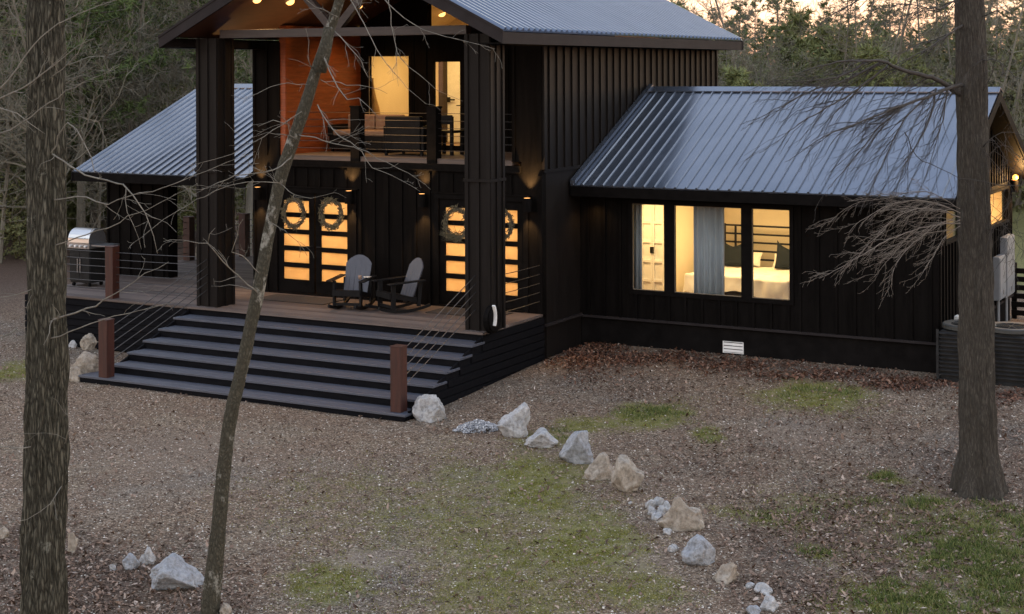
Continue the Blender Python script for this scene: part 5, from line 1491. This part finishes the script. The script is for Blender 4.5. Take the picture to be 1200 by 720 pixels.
# --- big trunk at the right
pbase = gp(1148, 578)
DR = (pbase - CAM).dot(FWD); k_ = DR / FPX
pr = [(1149, 605, 26), (1149, 578, 25), (1147, 545, 24), (1146, 500, 23), (1145, 440, 22.3), (1144, 380, 21.8), (1143, 300, 20.8), (1141, 220, 19.8), (1139, 140, 19.2), (1138, 70, 18.8), (1136, 0, 18.5), (1134, -100, 17), (1132, -230, 14), (1130, -360, 10)]
tr = [(pd(x, y, DR), r * k_ * .91) for x, y, r in pr]
tree_r = thing('tree', 'large straight brown oak trunk in front of the right wing corner', 'tree', pbase)
trunk_mesh(tr, 130, .04, .08, 4.6, .9, .05, .75).build('trunk', M['bark_right'], tree_r, smooth=True)
RB = [
 ([(1128, 112), (1110, 101), (1097, 92), (1073, 87), (1053, 80), (1033, 72), (1017, 72), (990, 72), (960, 78), (930, 88)], 20.4, 18.6, .075, .008),
 ([(1033, 72), (1017, 72), (993, 87), (967, 93), (930, 96), (890, 99)], 19.6, 18.5, .035, .005),
 ([(1033, 73), (1000, 90), (975, 100), (950, 107), (925, 120), (895, 136)], 19.6, 18.6, .032, .005),
 ([(1040, 77), (1000, 108), (965, 128), (930, 150), (905, 172)], 19.6, 18.5, .028, .004),
 ([(1128, 100), (1113, 103), (1087, 113), (1060, 123), (1033, 133), (1000, 147), (967, 160), (920, 190)], 20.3, 18.5, .05, .005),
 ([(1060, 123), (1030, 150), (1005, 180), (985, 205), (970, 222)], 19.5, 18.8, .022, .004),
 ([(1087, 113), (1060, 140), (1045, 170), (1030, 200), (1015, 225)], 19.8, 19.0, .022, .004),
 ([(1097, 104), (1092, 133), (1080, 160), (1062, 190), (1048, 215)], 20.0, 19.2, .026, .004),
 ([(1110, 103), (1105, 140), (1095, 175), (1082, 215)], 20.2, 19.5, .02, .004),
 ([(1060, 155), (1073, 183), (1090, 192), (1113, 203), (1125, 210)], 19.6, 19.9, .012, .006),
 ([(1128, 30), (1117, 36), (1093, 54), (1067, 67), (1040, 80)], 20.3, 19.5, .03, .005),
 ([(1128, -5), (1100, 10), (1060, 5), (1030, 12)], 20.3, 19.0, .025, .005),
 ([(1128, -30), (1080, -20), (1030, -10), (985, 12), (960, 30)], 20.3, 19.2, .035, .006),
 ([(1125, 210), (1150, 212), (1180, 218), (1210, 216)], 20.1, 19.8, .014, .006),
 ([(1150, 175), (1165, 160), (1185, 155), (1215, 168)], 20.3, 19.8, .016, .005),
 ([(1150, 110), (1163, 85), (1168, 60), (1155, 48)], 20.3, 19.8, .014, .005),
 ([(1150, 70), (1170, 72), (1190, 90), (1215, 100)], 20.3, 19.6, .014, .005),
 ([(1155, 185), (1175, 170), (1195, 185), (1215, 198)], 20.3, 19.9, .012, .005),
 ([(1150, 20), (1175, 12), (1200, 30)], 20.3, 19.9, .014, .005),
 ([(1155, 280), (1175, 250), (1190, 225), (1205, 180)], 20.3, 19.8, .01, .004),
 ([(1155, 250), (1175, 262), (1195, 290), (1210, 300)], 20.3, 19.8, .01, .004),
]
for i, b in enumerate(RB): branch(tree_r, *b, 300 + i, M['twigdark'], density=6.0, length=1.3, droop=.22, bias=(-.55, -.1, -.42), maxlevel=2, wob=.012, spread=.42, thin=.52)
RL = [
 ([(1125, 262), (1085, 266), (1043, 281), (1014, 297), (985, 314), (960, 327)], .022),
 ([(1125, 255), (1095, 245), (1060, 250), (1030, 275), (1005, 300)], .02),
 ([(1125, 258), (1100, 262), (1070, 285), (1050, 310), (1045, 335)], .016),
 ([(1125, 250), (1090, 236), (1050, 238), (1015, 255), (990, 275)], .018),
 ([(1125, 265), (1105, 280), (1090, 305), (1078, 325)], .012),
 ([(1120, 270), (1080, 275), (1045, 300), (1025, 325)], .013),
 ([(1125, 245), (1085, 225), (1040, 232), (1000, 240), (970, 262)], .013),
]
for i, (pp, r0) in enumerate(RL): branch(tree_r, pp, 20.2, 19.0 + .15 * i, r0, .004, 340 + i, M['twig2'], density=9.5, length=.85, droop=.12, bias=(-.5, 0, -.22), maxlevel=2, spread=.45, thin=.42, wob=.012)
for i, pp in enumerate([[(1132, -230), (1200, -320), (1300, -380)], [(1132, -220), (1060, -300), (960, -340)], [(1130, -330), (1135, -430), (1120, -560)]]):
    branch(tree_r, pp, DR, DR - .5, .13, .03, 370 + i, M['bark_right'], density=1.0, length=1.2, maxlevel=1)

# ================================================================== WOODS BEHIND
def bare_tree(seed, h, tw):
    rnd = random.Random(seed); t = MB(); c = MB()
    pts = [Vector((0, 0, -.3))]; d = Vector((rnd.gauss(0, .05), rnd.gauss(0, .05), 1)).normalized(); n = 12
    for i in range(n):
        d = (d + Vector((rnd.gauss(0, .05), rnd.gauss(0, .05), .03))).normalized(); pts.append(pts[-1] + d * h / n)
    r0 = h * .0085; rad = [r0 * (1 - .85 * i / n) for i in range(n + 1)]
    t.tube(pts, rad, 7)
    def grow(p, d, L, r, lev):
        m_ = 5; q = [p]
        for s in range(m_):
            d = (d + Vector((rnd.gauss(0, .2), rnd.gauss(0, .2), rnd.gauss(.03, .16)))).normalized(); q.append(q[-1] + d * L / m_)
        c.tube(q, [max(.006, r * (1 - .7 * s / m_)) for s in range(m_ + 1)], 3, False)
        if lev < 3:
            for _ in range((4, 4, 3)[lev]):
                k = rnd.randint(1, m_); e = Vector((rnd.gauss(0, 1), rnd.gauss(0, 1), rnd.gauss(.15, .6))).normalized()
                grow(q[k], (d * .7 + e * .8).normalized(), L * rnd.uniform(.4, .65), r * .5, lev + 1)
    for _ in range(tw):
        k = rnd.randint(2, n); a = rnd.random() * 6.283
        grow(pts[k], Vector((math.cos(a), math.sin(a), rnd.uniform(.1, .9))).normalized(), h * rnd.uniform(.14, .28) * (1.1 - .4 * k / n), rad[k] * .5, 0)
    return t, c

def pine(seed, h, dens, start=.35, spread=.2):
    rnd = random.Random(seed); t = MB(); c = MB()
    lean = Vector((rnd.gauss(0, .02), rnd.gauss(0, .02), 1))
    pts = [lean * (h * i / 10) + Vector((rnd.gauss(0, .05), rnd.gauss(0, .05), -.3 if i == 0 else 0)) for i in range(11)]
    r0 = h * .011; t.tube(pts, [r0 * (1 - .9 * i / 10) for i in range(11)], 7)
    def tuft(p, s):
        for _ in range(11):
            d = Vector((rnd.gauss(0, 1), rnd.gauss(0, 1), rnd.gauss(.35, .8))).normalized() * s * rnd.uniform(.6, 1.1)
            e = d.cross(Vector((rnd.gauss(0, 1), rnd.gauss(0, 1), rnd.gauss(0, 1)))).normalized() * s * .085
            c.add([p - e, p + e, p + d], [(0, 1, 2)])
    z = start * h
    while z < h:
        f = (z - start * h) / (h - start * h); L = h * spread * (1 - f) ** .75 * (.35 + .65 * min(1, f * 3 + .4)) + .25
        for _ in range(rnd.randint(2, 4)):
            a = rnd.random() * 6.283; l = L * rnd.uniform(.45, 1.1); d = Vector((math.cos(a), math.sin(a), rnd.uniform(-.1, .45)))
            p0 = lean * z; q = [p0]
            for s in range(4): q.append(q[-1] + (d + Vector((rnd.gauss(0, .15), rnd.gauss(0, .15), .08 * s))) * l / 4)
            t.tube(q, [r0 * .22 * (1 - .18 * s) for s in range(5)], 3, False)
            for s in range(int(l * dens) + 3):
                u = rnd.uniform(.3, 1) * 3.999; k = int(u); p = q[k].lerp(q[k + 1], u - k)
                tuft(p + Vector((rnd.gauss(0, .14), rnd.gauss(0, .14), rnd.gauss(.05, .12))) * (.6 + l * .3), rnd.uniform(.2, .36))
        z += h * rnd.uniform(.018, .04)
    return t, c

def shrub(seed, h, m):
    rnd = random.Random(seed); t = MB(); c = MB()
    for s in range(7):
        a = rnd.random() * 6.283; d = Vector((math.cos(a) * rnd.uniform(.1, .7), math.sin(a) * rnd.uniform(.1, .7), 1)).normalized(); q = [Vector((0, 0, -.1))]
        for k in range(6): d = (d + Vector((rnd.gauss(0, .15), rnd.gauss(0, .15), 0))).normalized(); q.append(q[-1] + d * h / 6)
        t.tube(q, [.035 * (1 - .13 * k) for k in range(7)], 4, False)
        for _ in range(110):
            u = rnd.uniform(.8, 5.99); k = int(u); p = q[k].lerp(q[k + 1], u - k) + Vector((rnd.gauss(0, 1), rnd.gauss(0, 1), rnd.gauss(0, .8))) * h * .11
            for _ in range(4):
                d = Vector((rnd.gauss(0, 1), rnd.gauss(0, 1), rnd.gauss(.2, .8))).normalized() * rnd.uniform(.07, .16); e = d.cross(Vector((rnd.gauss(0, 1), rnd.gauss(0, 1), rnd.gauss(0, 1)))).normalized() * .035
                c.add([p, p + d * .5 + e, p + d, p + d * .5 - e], [(0, 1, 2, 3)])
    return t, c

def make(proto, name, tm_, cm_, cat):
    t = thing(name, '', cat, (0, 0, 0))
    proto[0].build('trunk', tm_, t); proto[1].build('crown', cm_, t)
    return t
BARE = [make(bare_tree(400 + i, h, tw), 'bare_tree', M['farbark'], M['fartwig'], 'tree') for i, (h, tw) in enumerate(((11, 22), (9, 26), (13, 24), (7, 26)))]
PINE = [make(pine(420 + i, h, d, st), 'pine_tree', M['farbark'], M['needle'], 'pine tree') for i, (h, d, st) in enumerate(((15, 9, .3), (13, 9, .25), (17, 8, .42)))]
YOUNG = [make(pine(440 + i, h, 14, .08, .3), 'young_pine', M['farbark'], M['needle2'], 'pine tree') for i, h in enumerate((4.5, 5.5))]
SHRUB = [make(shrub(450 + i, h, None), 'shrub', M['farbark'], M['leaf'], 'shrub') for i, h in enumerate((3.0, 4.0))]
used = set()
def plant(protos, px, depth, label, group, sc=1.0):
    rnd = random
    p = CAM + (FWD + CR * ((px - 600) / FPX)) * depth
    z = float(hgt(p.x, p.y)) - .05
    pr_ = protos[rnd.randrange(len(protos))]
    s = sc * rnd.uniform(.85, 1.15)
    if id(pr_) not in used:
        used.add(id(pr_)); pr_.location = (p.x, p.y, z); pr_.rotation_euler = (0, 0, rnd.random() * 6.28); pr_.scale = (s,) * 3; pr_['label'] = label; pr_['group'] = group
        return pr_
    return dup(pr_, (p.x, p.y, z), rnd.random() * 6.28, label, group, s)
random.seed(11)
def row(protos, x0, x1, step, d0, d1, label, group, sc=1.0):
    x = x0
    while x < x1:
        plant(protos, x + random.uniform(-.4, .4) * step, random.uniform(d0, d1), label, group, sc); x += step
GB, GPN, GS = 'bare trees in the woods', 'tall pines in the woods', 'leafy shrubs at the wood edge'
# left of the house
row(BARE, -160, 310, 26, 44, 52, 'bare grey tree in the tangle left of the house', GB + ' left')
row(BARE, -160, 320, 24, 52, 64, 'bare grey tree in the tangle left of the house', GB + ' left', 1.1)
row(PINE, -200, 330, 40, 47, 58, 'dark pine in the woods behind the left wing', GPN + ' left', .8)
row(PINE, -200, 330, 32, 60, 76, 'dark pine in the woods behind the left wing', GPN + ' left', 1.0)
row(PINE, -200, 330, 34, 78, 100, 'dark pine in the woods behind the left wing', GPN + ' left', 1.15)
row(SHRUB, -160, 300, 40, 46, 60, 'low olive shrub under the bare trees left of the house', GS + ' left')
row(YOUNG, -160, 300, 70, 50, 62, 'young green pine among bare trees left of the house', 'young pines left')
row(PINE, -200, 330, 22, 95, 120, 'dark pine in the woods behind the left wing', GPN + ' left', 1.2)
row(SHRUB, -160, 300, 26, 62, 80, 'low olive shrub under the bare trees left of the house', GS + ' left', 1.6)
# behind the house
row(PINE, 340, 650, 50, 75, 100, 'pine hidden behind the main roof', GPN + ' behind the roof', .8)
# right of the house
row(PINE, 650, 1330, 15, 98, 118, 'pine against the pink sky behind the right wing', GPN + ' right', .5)
row(SHRUB, 800, 1330, 26, 66, 84, 'olive shrub behind the right wing roof', GS + ' right', 1.35)
row(YOUNG, 700, 1330, 24, 60, 68, 'mid height pine in the thicket behind the right wing', 'young pines right thicket', 1.3)
row(SHRUB, 820, 1330, 24, 58, 66, 'olive shrub behind the right wing roof', GS + ' right', 1.7)
row(YOUNG, 640, 860, 26, 84, 98, 'young pine seen past the main roof', 'young pines behind the roof', 1.3)
row(PINE, 650, 1330, 34, 84, 110, 'pine against the pink sky behind the right wing', GPN + ' right', .74)
row(PINE, 660, 1330, 44, 66, 82, 'pine against the pink sky behind the right wing', GPN + ' right', .62)
row(BARE, 830, 1330, 30, 56, 70, 'bare brown tree behind the right wing', GB + ' right', .92)
row(BARE, 830, 1180, 26, 48, 60, 'bare brown tree behind the right wing', GB + ' right', .8)
row(SHRUB, 830, 1180, 34, 47, 58, 'olive shrub behind the right wing roof', GS + ' right', 1.25)
row(YOUNG, 980, 1100, 45, 50, 58, 'young pale green pine behind the ridge of the right wing', 'young pines right', 1.15)
plant(YOUNG, 868, 47, 'rounded light green pine just right of the main block', 'young pines right', 1.1)
plant(YOUNG, 880, 49, 'rounded light green pine just right of the main block', 'young pines right', 1.0)
